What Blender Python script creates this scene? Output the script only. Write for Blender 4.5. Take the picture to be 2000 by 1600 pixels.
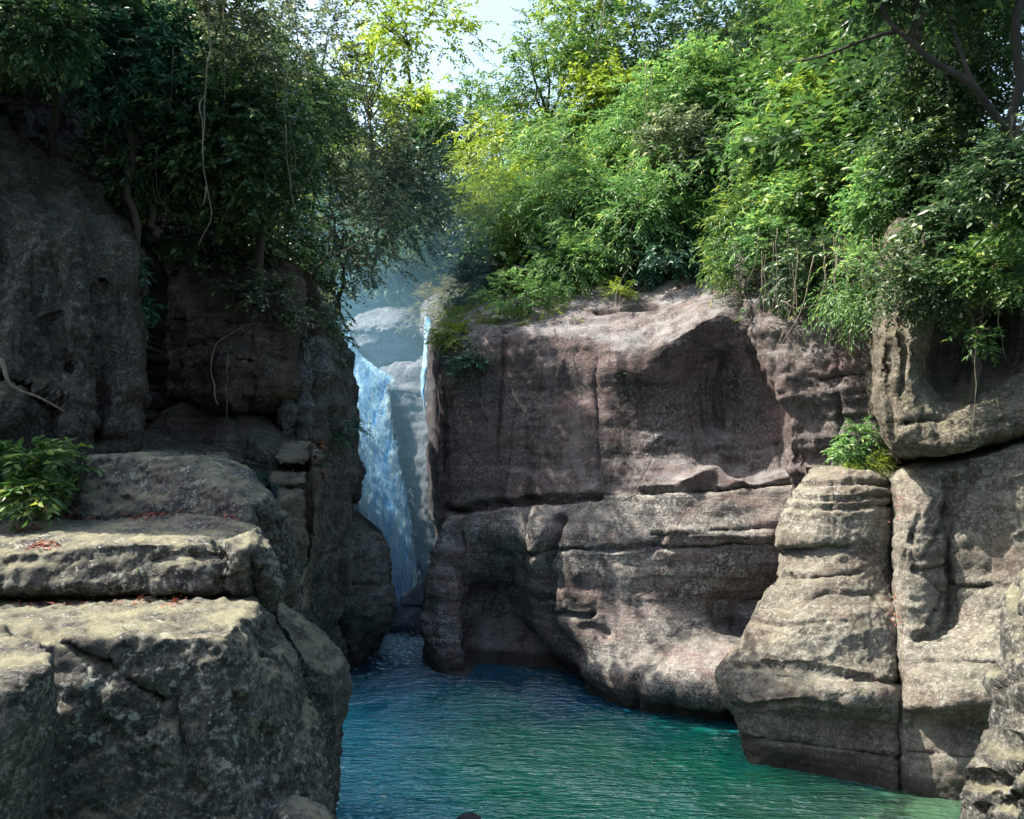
import bpy, bmesh, math, random
import numpy as np
from mathutils import Vector

for o in list(bpy.data.objects): bpy.data.objects.remove(o)
sc = bpy.context.scene
C = sc.collection
F, CX, HY, EYE = 1660.0, 1000.0, 870.0, 5.0          # focal length in photo pixels, optical axis, eye level, eye height

# ------------------------------------------------------------------ camera
cam_d = bpy.data.cameras.new('camera'); cam = bpy.data.objects.new('camera', cam_d); C.objects.link(cam)
cam.location = (0, 0, EYE); cam.rotation_euler = (math.radians(90), 0, 0)
cam_d.sensor_width = 36; cam_d.lens = 36*F/2000; cam_d.shift_y = 70/2000
cam_d.clip_start = .1; cam_d.clip_end = 2000
sc.camera = cam
# ------------------------------------------------------------------ sky, sun, exposure
SUN_EL, SUN_A = math.radians(53), math.radians(6)
sd = Vector((-math.cos(SUN_EL)*math.cos(SUN_A), math.cos(SUN_EL)*math.sin(SUN_A), math.sin(SUN_EL)))
w = bpy.data.worlds.new('World'); sc.world = w; w.use_nodes = True
nt = w.node_tree; bg = nt.nodes['Background']
sky = nt.nodes.new('ShaderNodeTexSky'); sky.sky_type = 'NISHITA'; sky.sun_disc = False
sky.sun_elevation = SUN_EL; sky.sun_rotation = math.atan2(sd.x, sd.y)
sky.air_density = 1.6; sky.dust_density = 4.0; sky.ozone_density = 1.5
nt.links.new(sky.outputs[0], bg.inputs[0]); bg.inputs[1].default_value = .15
sl = bpy.data.lights.new('sun', 'SUN'); so = bpy.data.objects.new('sun', sl); C.objects.link(so)
sl.energy = 5; sl.angle = math.radians(.5); sl.color = (1, .93, .80)
so.rotation_euler = sd.to_track_quat('Z', 'Y').to_euler(); so.location = (-20, 10, 40)
sc.view_settings.view_transform = 'Standard'; sc.view_settings.look = 'None'
sc.view_settings.exposure = 1.3; sc.view_settings.gamma = 1

# ------------------------------------------------------------------ helpers
def P(px, py, D): return ((px-CX)/F*D, D, EYE-(py-HY)/F*D)
def tag(o, label=None, cat=None, group=None, kind=None):
    if label: o['label'] = label
    if cat: o['category'] = cat
    if group: o['group'] = group
    if kind: o['kind'] = kind
    return o
def empty(name, loc):
    o = bpy.data.objects.new(name, None); C.objects.link(o); o.location = loc; return o

_rs = np.random.RandomState(7)
_perm = _rs.permutation(256); _perm = np.concatenate([_perm, _perm, _perm])
_g = _rs.normal(size=(256, 3)); _g /= np.linalg.norm(_g, axis=1)[:, None]
def noise(p):
    p = np.asarray(p, float); i = np.floor(p).astype(int); f = p-i; u = f*f*f*(f*(f*6-15)+10); i &= 255
    def gr(dx, dy, dz):
        h = _perm[_perm[_perm[(i[:, 0]+dx) & 255]+((i[:, 1]+dy) & 255)]+((i[:, 2]+dz) & 255)]
        return (_g[h]*(f-np.array([dx, dy, dz]))).sum(1)
    def L(a, b, t): return a+(b-a)*t
    x = [[[gr(a, b, c) for c in (0, 1)] for b in (0, 1)] for a in (0, 1)]
    y = [[L(x[0][b][c], x[1][b][c], u[:, 0]) for c in (0, 1)] for b in (0, 1)]
    z = [L(y[0][c], y[1][c], u[:, 1]) for c in (0, 1)]
    return L(z[0], z[1], u[:, 2])*1.6
def fbm(p, n=4, rough=.5):
    s = 0; a = 1; q = np.array(p, float)
    for k in range(n): s = s+a*noise(q+17.3*k); q = q*2.03; a *= rough
    return s
def ridged(p, n=3):
    s = 0; a = 1; q = np.array(p, float)
    for k in range(n): s = s+a*(1-2*np.abs(noise(q+9.1*k))); q = q*2.1; a *= .5
    return s
def polydist(px, py, pts):
    best = np.full(px.shape, 1e9)
    for (x0, y0), (x1, y1) in zip(pts[:-1], pts[1:]):
        dx, dy = x1-x0, y1-y0; t = np.clip(((px-x0)*dx+(py-y0)*dy)/(dx*dx+dy*dy+1e-9), 0, 1)
        best = np.minimum(best, np.hypot(px-x0-t*dx, py-y0-t*dy))
    return best

def facet(v, seed):
    """chipped planes: every cell of a jittered grid has its own height and tilt"""
    i0 = np.floor(v).astype(int); bd = np.full(len(v), 1e9); out = np.zeros(len(v))
    for a in (-1, 0, 1):
        for b in (-1, 0, 1):
            for c in (-1, 0, 1):
                i = i0+[a, b, c]; h = _perm[_perm[_perm[(i[:, 0]+seed) & 255]+(i[:, 1] & 255)]+(i[:, 2] & 255)]
                p = i+.5+.45*_g[h]; dd = ((v-p)**2).sum(1); m = dd < bd
                bd = np.where(m, dd, bd); t_ = ((v-p)*_g[(h+71) & 255]).sum(1)*.9+_g[(h+13) & 255, 0]*.6
                out = np.where(m, t_, out)
    return out
def rock_disp(v, big=.12, mid=.06, fine=.02, strata=.05, sfreq=2.2, tilt=.03, seed=0, blocky=0, flute=0, chip=.04):
    """metres to move each point outward: lumps, bedding planes, fine roughness"""
    s = np.array([seed*3.7, seed*1.3, seed*2.1])
    wv = v+.18*np.stack([noise(v*1.7+k*7) for k in range(3)], 1)+.05*np.stack([noise(v*6+k*7) for k in range(3)], 1)
    d = big*fbm(v*.55+s, 3)+.45*mid*fbm(v*2.1+s, 2, .5)-.35*mid*ridged(v*2.6+s, 3)+fine*fbm(v*8+s, 3, .65)
    d += chip*facet(wv*[1, 1, 1.5]*.85+s, int(seed))+.45*chip*facet(wv*[1, 1, 1.6]*2.6+s, int(seed)+3)+.2*chip*facet(wv*7+s, int(seed)+5)
    zz = v[:, 2]+tilt*v[:, 0]*-1+.12*noise(v*.7+s)
    q = np.stack([v[:, 0]*.35, v[:, 1]*.35, zz*sfreq], 1)+s
    a = noise(q); b = noise(q*[1.3, 1.3, 3.1]+5)
    d += strata*(np.clip(a*2.2, -.8, .8)+.35*np.clip(b*2.5, -1, 1))
    if blocky:
        q = v*.9+s+.3*noise(v*1.1)[:, None]
        d += blocky*(np.clip(noise(q)*4, -1, 1))
    if flute:
        q = np.stack([v[:, 0]*3.2, v[:, 1]*3.2, v[:, 2]*.22], 1)+s
        d += flute*fbm(q, 3)
    return d

def finish(name, verts, faces, mat, smooth=True, parent=None, loops=None):
    me = bpy.data.meshes.new(name); me.from_pydata([tuple(x) for x in verts], [], faces)
    me.validate(); me.update()
    if smooth: me.polygons.foreach_set('use_smooth', [True]*len(me.polygons))
    me.materials.append(mat)
    o = bpy.data.objects.new(name, me); C.objects.link(o)
    if parent: o.parent = parent
    return o

def cr(A, n):
    """Catmull-Rom along axis 0 to n samples"""
    R = A.shape[0]
    Q = np.concatenate([2*A[:1]-A[1:2], A, 2*A[-1:]-A[-2:-1]], 0)
    t = np.linspace(0, R-1-1e-6, n); i = t.astype(int); f = (t-i).reshape(-1, *([1]*(A.ndim-1)))
    p0, p1, p2, p3 = Q[i], Q[i+1], Q[i+2], Q[i+3]
    return p1+.5*f*(p2-p0+f*(2*p0-5*p1+4*p2-p3+f*(3*(p1-p2)+p3-p0)))
def cl(A, n):
    R = A.shape[0]; t = np.linspace(0, R-1-1e-6, n); i = t.astype(int); f = (t-i).reshape(-1, *([1]*(A.ndim-1)))
    return A[i]*(1-f)+A[i+1]*f
def arclen_resample(A, n, fn):
    """sample axis 0 with density proportional to the mean segment length"""
    d = np.linalg.norm(np.diff(A, axis=0), axis=2).mean(1)+1e-6
    s = np.concatenate([[0], np.cumsum(d)]); tt = np.interp(np.linspace(0, s[-1], n), s, np.arange(len(s)))
    tt = np.clip(tt, 0, A.shape[0]-1-1e-6); R = A.shape[0]
    Q = np.concatenate([2*A[:1]-A[1:2], A, 2*A[-1:]-A[-2:-1]], 0)
    i = tt.astype(int); f = (tt-i).reshape(-1, 1, 1)
    if fn == 'l': return A[i]*(1-f)+A[i+1]*f
    p0, p1, p2, p3 = Q[i], Q[i+1], Q[i+2], Q[i+3]
    c = p1+.5*f*(p2-p0+f*(2*p0-5*p1+4*p2-p3+f*(3*(p1-p2)+p3-p0)))
    l = p1*(1-f)+p2*f
    return c*.75+l*.25

def sheet(name, rows, mat, res=.045, thick=1.2, cracks=(), bulges=(), away=(0, 1, 0), disp={}, parent=None):
    """a rock face lofted through control points (px,py,D), worn by noise, closed at the back"""
    G = np.array([[P(*c) for c in r] for r in rows])
    H = np.linalg.norm(np.diff(G, axis=0), axis=2).sum(0).mean(); W_ = np.linalg.norm(np.diff(G, axis=1), axis=2).sum(1).mean()
    nr, nc = max(8, int(H/res)), max(8, int(W_/res))
    S = arclen_resample(G, nr, 'c'); S = arclen_resample(S.transpose(1, 0, 2), nc, 'c').transpose(1, 0, 2)
    for it in range(2):
        du = np.gradient(S, axis=1); dv = np.gradient(S, axis=0); N = np.cross(du, dv); N /= np.linalg.norm(N, axis=2)[..., None]+1e-9
        ce = S-np.array([0, 0, EYE])
        if it == 0:
            flip = -1 if (N*ce).sum(2).mean() > 0 else 1
        N *= flip
        if it == 0:
            v = S.reshape(-1, 3); n = N.reshape(-1, 3)
            px = CX+v[:, 0]/v[:, 1]*F; py = HY-(v[:, 2]-EYE)/v[:, 1]*F
            d = np.zeros(len(v))
            wob = 5*noise(v*1.7); wob2 = 5*noise(v*1.7+31)
            for pts, wd, dep in cracks:
                r = polydist(px+wob, py+wob2, pts)/(wd*(1+.4*noise(v*1.3)))
                d -= dep*np.exp(-r**2)*(1+.5*noise(v*2.3+4))
            for pts, wd, amt in bulges:
                r = polydist(px, py, pts)/wd; d += amt*np.exp(-r**2)
            S = (v+n*d[:, None]).reshape(S.shape)
    v = S.reshape(-1, 3); n = N.reshape(-1, 3)
    v = v+n*rock_disp(v, **disp)[:, None]
    faces = []
    idx = np.arange(nr*nc).reshape(nr, nc)
    q = np.stack([idx[:-1, :-1], idx[1:, :-1], idx[1:, 1:], idx[:-1, 1:]], -1).reshape(-1, 4)
    if flip < 0: q = q[:, ::-1]
    faces = [tuple(x) for x in q.tolist()]
    ring = list(idx[0, :])+list(idx[1:, -1])+list(idx[-1, -2::-1])+list(idx[-2:0:-1, 0])
    back = v[ring]+np.array(away)*thick; b0 = len(v); m = len(ring)
    cen = back.mean(0)+np.array(away)*.1
    v2 = np.concatenate([v, back, cen[None]])
    for k in range(m):
        a, b = ring[k], ring[(k+1) % m]; c_, d_ = b0+(k+1) % m, b0+k
        faces.append((int(a), int(b), int(c_), int(d_)) if flip < 0 else (int(d_), int(c_), int(b), int(a)))
        faces.append((int(d_), int(c_), b0+m) if flip < 0 else (b0+m, int(c_), int(d_)))
    return finish(name, v2, faces, mat, parent=parent)

def boulder(name, hulls, mat, res=.05, smooth=3, cracks=(), disp={}, parent=None):
    """hulls: list of lists of (px,py,D); joined, remeshed, softened and worn"""
    bm = bmesh.new()
    for pts in hulls:
        vs = [bm.verts.new(P(*p)) for p in pts]
        r = bmesh.ops.convex_hull(bm, input=vs)
        bmesh.ops.delete(bm, geom=[g for g in r['geom_interior'] if isinstance(g, bmesh.types.BMVert)], context='VERTS')
    me = bpy.data.meshes.new('tmp'); bm.to_mesh(me); bm.free()
    o = bpy.data.objects.new('tmp', me); C.objects.link(o)
    m = o.modifiers.new('r', 'REMESH'); m.mode = 'VOXEL'; m.voxel_size = res; m.adaptivity = 0
    s = o.modifiers.new('s', 'SMOOTH'); s.factor = .5; s.iterations = smooth
    dg = bpy.context.evaluated_depsgraph_get(); me2 = bpy.data.meshes.new_from_object(o.evaluated_get(dg))
    bpy.data.objects.remove(o); bpy.data.meshes.remove(me)
    n = len(me2.vertices); v = np.empty(n*3); me2.vertices.foreach_get('co', v); v = v.reshape(-1, 3)
    for it in range(2):
        nn = np.empty(n*3); me2.vertex_normals.foreach_get('vector', nn); nn = nn.reshape(-1, 3)
        if it == 0:
            px = CX+v[:, 0]/v[:, 1]*F; py = HY-(v[:, 2]-EYE)/v[:, 1]*F; d = np.zeros(n)
            wob = 5*noise(v*1.9); wob2 = 5*noise(v*1.9+31)
            for pts, wd, dep in cracks:
                front = (nn*(v-np.array([0, 0, EYE]))).sum(1) < 0
                r = polydist(px+wob, py+wob2, pts)/(wd*(1+.4*noise(v*1.3))); d -= dep*np.exp(-r**2)*front
            v = v+nn*d[:, None]
        else: v = v+nn*rock_disp(v, **disp)[:, None]
        me2.vertices.foreach_set('co', v.ravel()); me2.update()
    me2.polygons.foreach_set('use_smooth', [True]*len(me2.polygons))
    me2.materials.clear(); me2.materials.append(mat); me2.name = name
    ob = bpy.data.objects.new(name, me2); C.objects.link(ob)
    if parent: ob.parent = parent
    return ob

# ------------------------------------------------------------------ materials
class NT:
    def __init__(s, m): s.t = m.node_tree; s.n = s.t.nodes; s.l = s.t.links
    def new(s, t, **k):
        n = s.n.new(t)
        for a, b in k.items():
            if isinstance(b, bpy.types.NodeSocket): s.l.new(b, n.inputs[a.replace('_', ' ')])
            elif a in n.inputs.keys() if hasattr(n.inputs, 'keys') else False: n.inputs[a].default_value = b
            else: setattr(n, a, b)
        return n
    def val(s, x, i):
        if isinstance(x, bpy.types.NodeSocket): s.l.new(x, i)
        else: i.default_value = x
    def math(s, op, a, b=0, clamp=False):
        n = s.n.new('ShaderNodeMath'); n.operation = op; n.use_clamp = clamp; s.val(a, n.inputs[0]); s.val(b, n.inputs[1]); return n.outputs[0]
    def mix(s, f, a, b, mode='MIX'):
        n = s.n.new('ShaderNodeMix'); n.data_type = 'RGBA'; n.blend_type = mode
        s.val(f, n.inputs[0])
        for x, i in ((a, 6), (b, 7)):
            if isinstance(x, bpy.types.NodeSocket): s.l.new(x, n.inputs[i])
            else: n.inputs[i].default_value = (*x[:3], 1)
        return n.outputs[2]
    def ramp(s, x, a, b, lo=0., hi=1.):
        n = s.n.new('ShaderNodeMapRange'); n.clamp = True; n.inputs[1].default_value = a; n.inputs[2].default_value = b
        n.inputs[3].default_value = lo; n.inputs[4].default_value = hi; s.l.new(x, n.inputs[0]); return n.outputs[0]
    def co(s, scale=(1, 1, 1), rot=(0, 0, 0), loc=(0, 0, 0), src=None):
        if not hasattr(s, 'tc'): s.tc = s.n.new('ShaderNodeTexCoord').outputs['Object']
        n = s.n.new('ShaderNodeMapping'); s.l.new(src or s.tc, n.inputs[0]); n.inputs['Scale'].default_value = scale
        n.inputs['Rotation'].default_value = rot; n.inputs['Location'].default_value = loc; return n.outputs[0]
    def noise(s, co, sc=1, det=5, rough=.6, dist=0):
        n = s.n.new('ShaderNodeTexNoise'); s.l.new(co, n.inputs['Vector']); n.inputs['Scale'].default_value = sc
        n.inputs['Detail'].default_value = det; n.inputs['Roughness'].default_value = rough; n.inputs['Distortion'].default_value = dist
        return n.outputs['Fac']
    def voro(s, co, sc=1, feat='F1'):
        n = s.n.new('ShaderNodeTexVoronoi'); n.feature = feat; s.l.new(co, n.inputs['Vector']); n.inputs['Scale'].default_value = sc; return n.outputs['Distance']

def base_mat(name):
    m = bpy.data.materials.new(name); m.use_nodes = True; t = NT(m); b = t.n['Principled BSDF']; return m, t, b

def rock_mat(name, dark, mid, light, moss=(.10, .10, .02), moss_lit_amt=.5, lichen=.5, strata=.6, streak=.4, tint=None, tint_amt=.5, bump=.9, crack=.5, rough=.85, off=0, grain=.9):
    m, t, b = base_mat(name)
    c0 = t.co(loc=(off, off*.7, off*.3))
    big = t.noise(c0, .55, 4, .6, .5)
    med = t.noise(c0, 3.2, 9, .72, .3)
    fine = t.noise(c0, 19, 8, .78)
    col = t.mix(t.ramp(med, .40, .60), dark, mid)
    col = t.mix(t.math('MULTIPLY', t.ramp(fine, .49, .62), t.ramp(big, .35, .65, .35, 1.)), col, light)
    if tint: 
        tn = t.noise(t.co(scale=(.6, .6, 1.1), loc=(off+3, 2, 1)), 1.1, 5, .65, .8)
        col = t.mix(t.ramp(tn, .46, .62, 0, tint_amt), col, tint)
    # bedding
    st = t.noise(t.co(scale=(.35, .35, 6.5), rot=(0, math.radians(2), 0), loc=(0, 0, off)), 1, 5, .7, .4)
    col = t.mix(t.ramp(st, .52, .36, 0, strata), col, tuple(x*.38 for x in dark))
    st2 = t.noise(t.co(scale=(.5, .5, 22), rot=(0, math.radians(1), 0), loc=(3, 0, off)), 1, 3, .6, .3)
    col = t.mix(t.ramp(st2, .42, .32, 0, strata*.8), col, tuple(x*.45 for x in dark))
    # run-off streaks
    sk = t.noise(t.co(scale=(1.25, 1.25, .10), loc=(off, 5, 0)), 1, 6, .7, .4)
    col = t.mix(t.ramp(sk, .53, .62, 0, streak), col, tuple(x*.35 for x in dark))
    col = t.mix(t.ramp(sk, .44, .34, 0, streak*.45), col, light)
    # grain: dark pits
    pit = t.noise(t.co(loc=(1, off, 2)), 42, 4, .8)
    col = t.mix(t.ramp(pit, .46, .32, 0, grain), col, tuple(x*.16 for x in dark))
    # joints
    vc = t.mix(.12, c0, t.n.new('ShaderNodeTexNoise').outputs['Color'])
    cd = t.voro(t.co(scale=(1, 1, 1.6), src=vc), .8, 'DISTANCE_TO_EDGE')
    ck = t.ramp(cd, .0, .022, 1, 0); ck = t.math('MULTIPLY', ck, t.ramp(big, .45, .6))
    col = t.mix(t.math('MULTIPLY', ck, crack), col, tuple(x*.15 for x in dark))
    # lichen
    ln = t.noise(t.co(loc=(off+7, 0, 0)), 7.5, 8, .75); lm = t.noise(t.co(loc=(0, off+9, 0)), .9, 3, .6)
    li = t.math('MULTIPLY', t.ramp(ln, .56, .60), t.ramp(lm, .42, .6, .1, 1))
    col = t.mix(t.math('MULTIPLY', li, lichen), col, (.50, .52, .47))
    sp = t.voro(t.mix(.03, c0, t.n.new('ShaderNodeTexNoise').outputs['Color']), 17); spn = t.noise(t.co(loc=(0, 4, off)), 2.3, 3, .6)
    spk = t.math('MULTIPLY', t.ramp(sp, .22, .14), t.ramp(spn, .46, .60))
    col = t.mix(t.math('MULTIPLY', spk, lichen*.9), col, (.58, .60, .56))
    # upward faces: moss, plus paler tops painted to look sunlit
    ge = t.n.new('ShaderNodeNewGeometry'); sx = t.n.new('ShaderNodeSeparateXYZ'); t.l.new(ge.outputs['Normal'], sx.inputs[0])
    mn = t.noise(t.co(loc=(off, 1, 8)), 2.0, 7, .7)
    mo = t.math('MULTIPLY', t.ramp(sx.outputs[2], .25, .75), t.ramp(mn, .40, .62))
    col = t.mix(t.math('MULTIPLY', mo, moss_lit_amt), col, moss)
    # tide mark
    po = t.n.new('ShaderNodeSeparateXYZ'); t.l.new(ge.outputs['Position'], po.inputs[0])
    wz = t.math('ADD', po.outputs[2], t.math('MULTIPLY', t.math('SUBTRACT', st, .5), .5))
    wet = t.ramp(wz, .20, .42, .8, 0)
    col = t.mix(wet, col, (.03, .028, .022))
    t.l.new(col, b.inputs['Base Color'])
    r = t.math('SUBTRACT', rough, t.math('MULTIPLY', wet, .45)); t.l.new(r, b.inputs['Roughness'])
    b.inputs['Specular IOR Level'].default_value = .35
    h = t.math('ADD', t.math('MULTIPLY', med, .55), t.math('MULTIPLY', fine, .28))
    h = t.math('ADD', h, t.math('MULTIPLY', st, .45*strata)); h = t.math('ADD', h, t.math('MULTIPLY', st2, .22*strata))
    h = t.math('ADD', h, t.math('MULTIPLY', pit, .12)); h = t.math('SUBTRACT', h, t.math('MULTIPLY', ck, .25*crack))
    h = t.math('ADD', h, t.math('MULTIPLY', sk, .3*streak))
    bp = t.n.new('ShaderNodeBump'); bp.inputs['Strength'].default_value = bump; bp.inputs['Distance'].default_value = .22
    t.l.new(h, bp.inputs['Height']); t.l.new(bp.outputs[0], b.inputs['Normal'])
    return m

M = {}
M['ledge'] = rock_mat('ledge_rock', (.042, .042, .043), (.115, .112, .106), (.44, .42, .38), moss=(.42, .40, .26), moss_lit_amt=.85, lichen=1., strata=.15, streak=.25, off=2, crack=.3, bump=1.)  # moss colour paled so the ledge tops look sunlit
M['wall'] = rock_mat('cliff_rock', (.062, .050, .050), (.145, .118, .115), (.38, .345, .335), moss=(.42, .42, .43), moss_lit_amt=.6, grain=.5, lichen=.22, strata=.25, streak=.85, tint=(.21, .125, .12), tint_amt=.5, off=11, crack=.35)  # pale top colour paints the bright, lit brim ledges
M['lower'] = rock_mat('banded_rock', (.075, .068, .064), (.25, .228, .215), (.70, .67, .64), moss=(.46, .45, .40), moss_lit_amt=.5, grain=.6, lichen=.9, strata=.5, streak=.45, tint=(.27, .16, .155), tint_amt=.5, off=5, crack=.5)
M['pillar'] = rock_mat('sandstone', (.105, .095, .080), (.26, .24, .20), (.60, .575, .51), grain=.6, moss=(.40, .39, .28), moss_lit_amt=.4, lichen=.6, strata=.4, streak=.4, off=21, tint=(.19, .12, .095), tint_amt=.4, crack=.3)
M['tan'] = rock_mat('tan_rock', (.08, .069, .053), (.19, .165, .125), (.44, .40, .32), moss=(.22, .23, .12), moss_lit_amt=.4, lichen=.2, strata=.3, streak=.6, off=31, crack=.3)
M['dark'] = rock_mat('shaded_rock', (.026, .024, .020), (.068, .060, .050), (.23, .21, .18), moss=(.05, .07, .02), moss_lit_amt=.5, lichen=.25, strata=.2, streak=.6, off=41, crack=.4)
M['gorge'] = rock_mat('gorge_rock', (.040, .040, .040), (.12, .118, .112), (.34, .34, .33), moss=(.10, .12, .04), moss_lit_amt=.5, lichen=.3, strata=.3, streak=.6, off=45, crack=.5, grain=.6)
M['cave'] = rock_mat('recess_rock', (.055, .040, .032), (.13, .10, .08), (.30, .24, .19), moss=(.05, .06, .02), moss_lit_amt=.3, lichen=.2, strata=.5, streak=.3, off=51, crack=.9)
M['fall'] = rock_mat('wet_rock', (.16, .18, .22), (.28, .30, .35), (.52, .56, .60), moss_lit_amt=0, lichen=.3, strata=.3, streak=.3, off=61, rough=.6, crack=.2)

def soil_mat():
    m, t, b = base_mat('forest_floor'); c = t.co()
    n1 = t.noise(c, 1.2, 8, .7); n2 = t.noise(c, 9, 8, .8)
    col = t.mix(t.ramp(n1, .4, .6), (.018, .02, .012), (.035, .05, .015)); col = t.mix(t.ramp(n2, .52, .7), col, (.06, .08, .03))
    t.l.new(col, b.inputs['Base Color']); b.inputs['Roughness'].default_value = .95
    bp = t.n.new('ShaderNodeBump'); bp.inputs['Strength'].default_value = 1; bp.inputs['Distance'].default_value = .3
    t.l.new(n2, bp.inputs['Height']); t.l.new(bp.outputs[0], b.inputs['Normal']); return m
M['soil'] = soil_mat()

def leaf_mat(name, a, b_, c, trans=.35, rough=.45):
    m, t, b = base_mat(name)
    at = t.n.new('ShaderNodeAttribute'); at.attribute_name = 'tint'
    col = t.mix(t.ramp(at.outputs['Fac'], 0, .6), a, b_); col = t.mix(t.ramp(at.outputs['Fac'], .6, 1), col, c)
    t.l.new(col, b.inputs['Base Color']); b.inputs['Roughness'].default_value = rough; b.inputs['Specular IOR Level'].default_value = .5
    tr = t.n.new('ShaderNodeBsdfTranslucent'); hs = t.n.new('ShaderNodeHueSaturation'); hs.inputs['Saturation'].default_value = 1.15; hs.inputs['Value'].default_value = 1.5
    t.l.new(col, hs.inputs['Color']); t.l.new(hs.outputs[0], tr.inputs[0])
    mx = t.n.new('ShaderNodeMixShader'); mx.inputs[0].default_value = trans
    t.l.new(b.outputs[0], mx.inputs[1]); t.l.new(tr.outputs[0], mx.inputs[2])
    t.l.new(mx.outputs[0], t.n['Material Output'].inputs[0]); return m
M['lf_dark'] = leaf_mat('dark_leaves', (.022, .050, .026), (.058, .11, .045), (.26, .33, .12), .25, .4)
M['lf_mid'] = leaf_mat('green_leaves', (.035, .080, .028), (.085, .165, .05), (.32, .38, .09))
M['lf_bright'] = leaf_mat('bright_leaves', (.055, .125, .05), (.15, .28, .10), (.40, .50, .15), .4)
M['lf_yellow'] = leaf_mat('yellow_green_leaves', (.10, .16, .04), (.22, .30, .06), (.46, .50, .13), .45)
M['lf_grey'] = leaf_mat('grey_green_leaves', (.045, .075, .045), (.11, .145, .08), (.42, .45, .26), .3, .4)
M['lf_blue'] = leaf_mat('blue_green_leaves', (.025, .07, .05), (.05, .13, .085), (.20, .32, .20), .25, .45)
M['lf_dead'] = leaf_mat('dead_leaves', (.13, .035, .025), (.26, .07, .045), (.40, .24, .16), .15, .6)
M['lf_straw'] = leaf_mat('straw_grass', (.14, .14, .08), (.26, .26, .16), (.42, .41, .28), .3, .6)
def bark_mat(name, a, c):
    m, t, b = base_mat(name); n = t.noise(t.co(scale=(6, 6, 1.2)), 2, 7, .75)
    t.l.new(t.mix(t.ramp(n, .35, .68), a, c), b.inputs['Base Color']); b.inputs['Roughness'].default_value = .9
    bp = t.n.new('ShaderNodeBump'); bp.inputs['Strength'].default_value = .8; bp.inputs['Distance'].default_value = .04
    t.l.new(n, bp.inputs['Height']); t.l.new(bp.outputs[0], b.inputs['Normal']); return m
M['shaded_bark'] = bark_mat('shaded_bark', (.010, .009, .008), (.035, .03, .025))  # bark darkened to paint the shade on the leaning trunk
M['bark'] = bark_mat('bark', (.03, .026, .02), (.09, .08, .06))
M['vine'] = bark_mat('vine_bark', (.10, .085, .06), (.30, .26, .19))
# ------------------------------------------------------------------ terrain, water
def terrain():
    xs = np.linspace(-45, 45, 150); ys = np.linspace(17, 95, 120)
    X, Y = np.meshgrid(xs, ys); v = np.stack([X, Y, X*0], -1).reshape(-1, 3)
    x, y = v[:, 0], v[:, 1]
    cx = -4.5-.04*(y-20)
    up = lambda t: np.where(t > 0, t, 0)
    z = 7.4+.36*(y-22)+.62*up(x-cx-2)+.85*up(cx-1.5-x)
    z -= .75*up(cx-2.5-x)*np.exp(-((y-25.5)/4)**4)
    z = np.minimum(z, 42+.1*y)
    z -= 12*np.exp(-(np.abs(x-cx)/3.2)**4)*np.exp(-up(y-27)/2.5)
    z -= up(22.5-y)*2.6*(x > -9)*(x < 6)
    v[:, 2] = z+1.2*fbm(v*.18, 4)+.3*fbm(v*.9, 3)
    idx = np.arange(len(v)).reshape(X.shape)
    q = np.stack([idx[:-1, :-1], idx[:-1, 1:], idx[1:, 1:], idx[1:, :-1]], -1).reshape(-1, 4)
    o = finish('hillside', v, [tuple(a) for a in q.tolist()], M['soil']); tag(o, kind='structure'); return v, X.shape
terr_v, terr_s = terrain()
def sky_block_hills():  # unseen slopes added behind the viewpoint to cut the sky fill
    a = np.linspace(math.radians(-205), math.radians(42), 130); r = np.linspace(0, 1, 30)
    A, R_ = np.meshgrid(a, r); rx = np.where(np.cos(A) < 0, 12.5, 13.5)+R_*14; ry = 11+R_*14
    x = rx*np.cos(A); y = 6+ry*np.sin(A); z = -1.5+R_**.75*16*np.where(np.cos(A) < -.5, .75, 1)
    v = np.stack([x, y, z], -1).reshape(-1, 3); v += .9*np.stack([noise(v*.3+k*5) for k in range(3)], 1)+.3*np.stack([noise(v*1.1+k*5) for k in range(3)], 1)
    idx = np.arange(len(v)).reshape(A.shape); q = np.stack([idx[:-1, :-1], idx[:-1, 1:], idx[1:, 1:], idx[1:, :-1]], -1).reshape(-1, 4)
    o = finish('sky_block_slope', v, [tuple(k) for k in q.tolist()], M['soil']); tag(o, kind='structure'); return v, A.shape
near_v, near_s = sky_block_hills()

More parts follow.
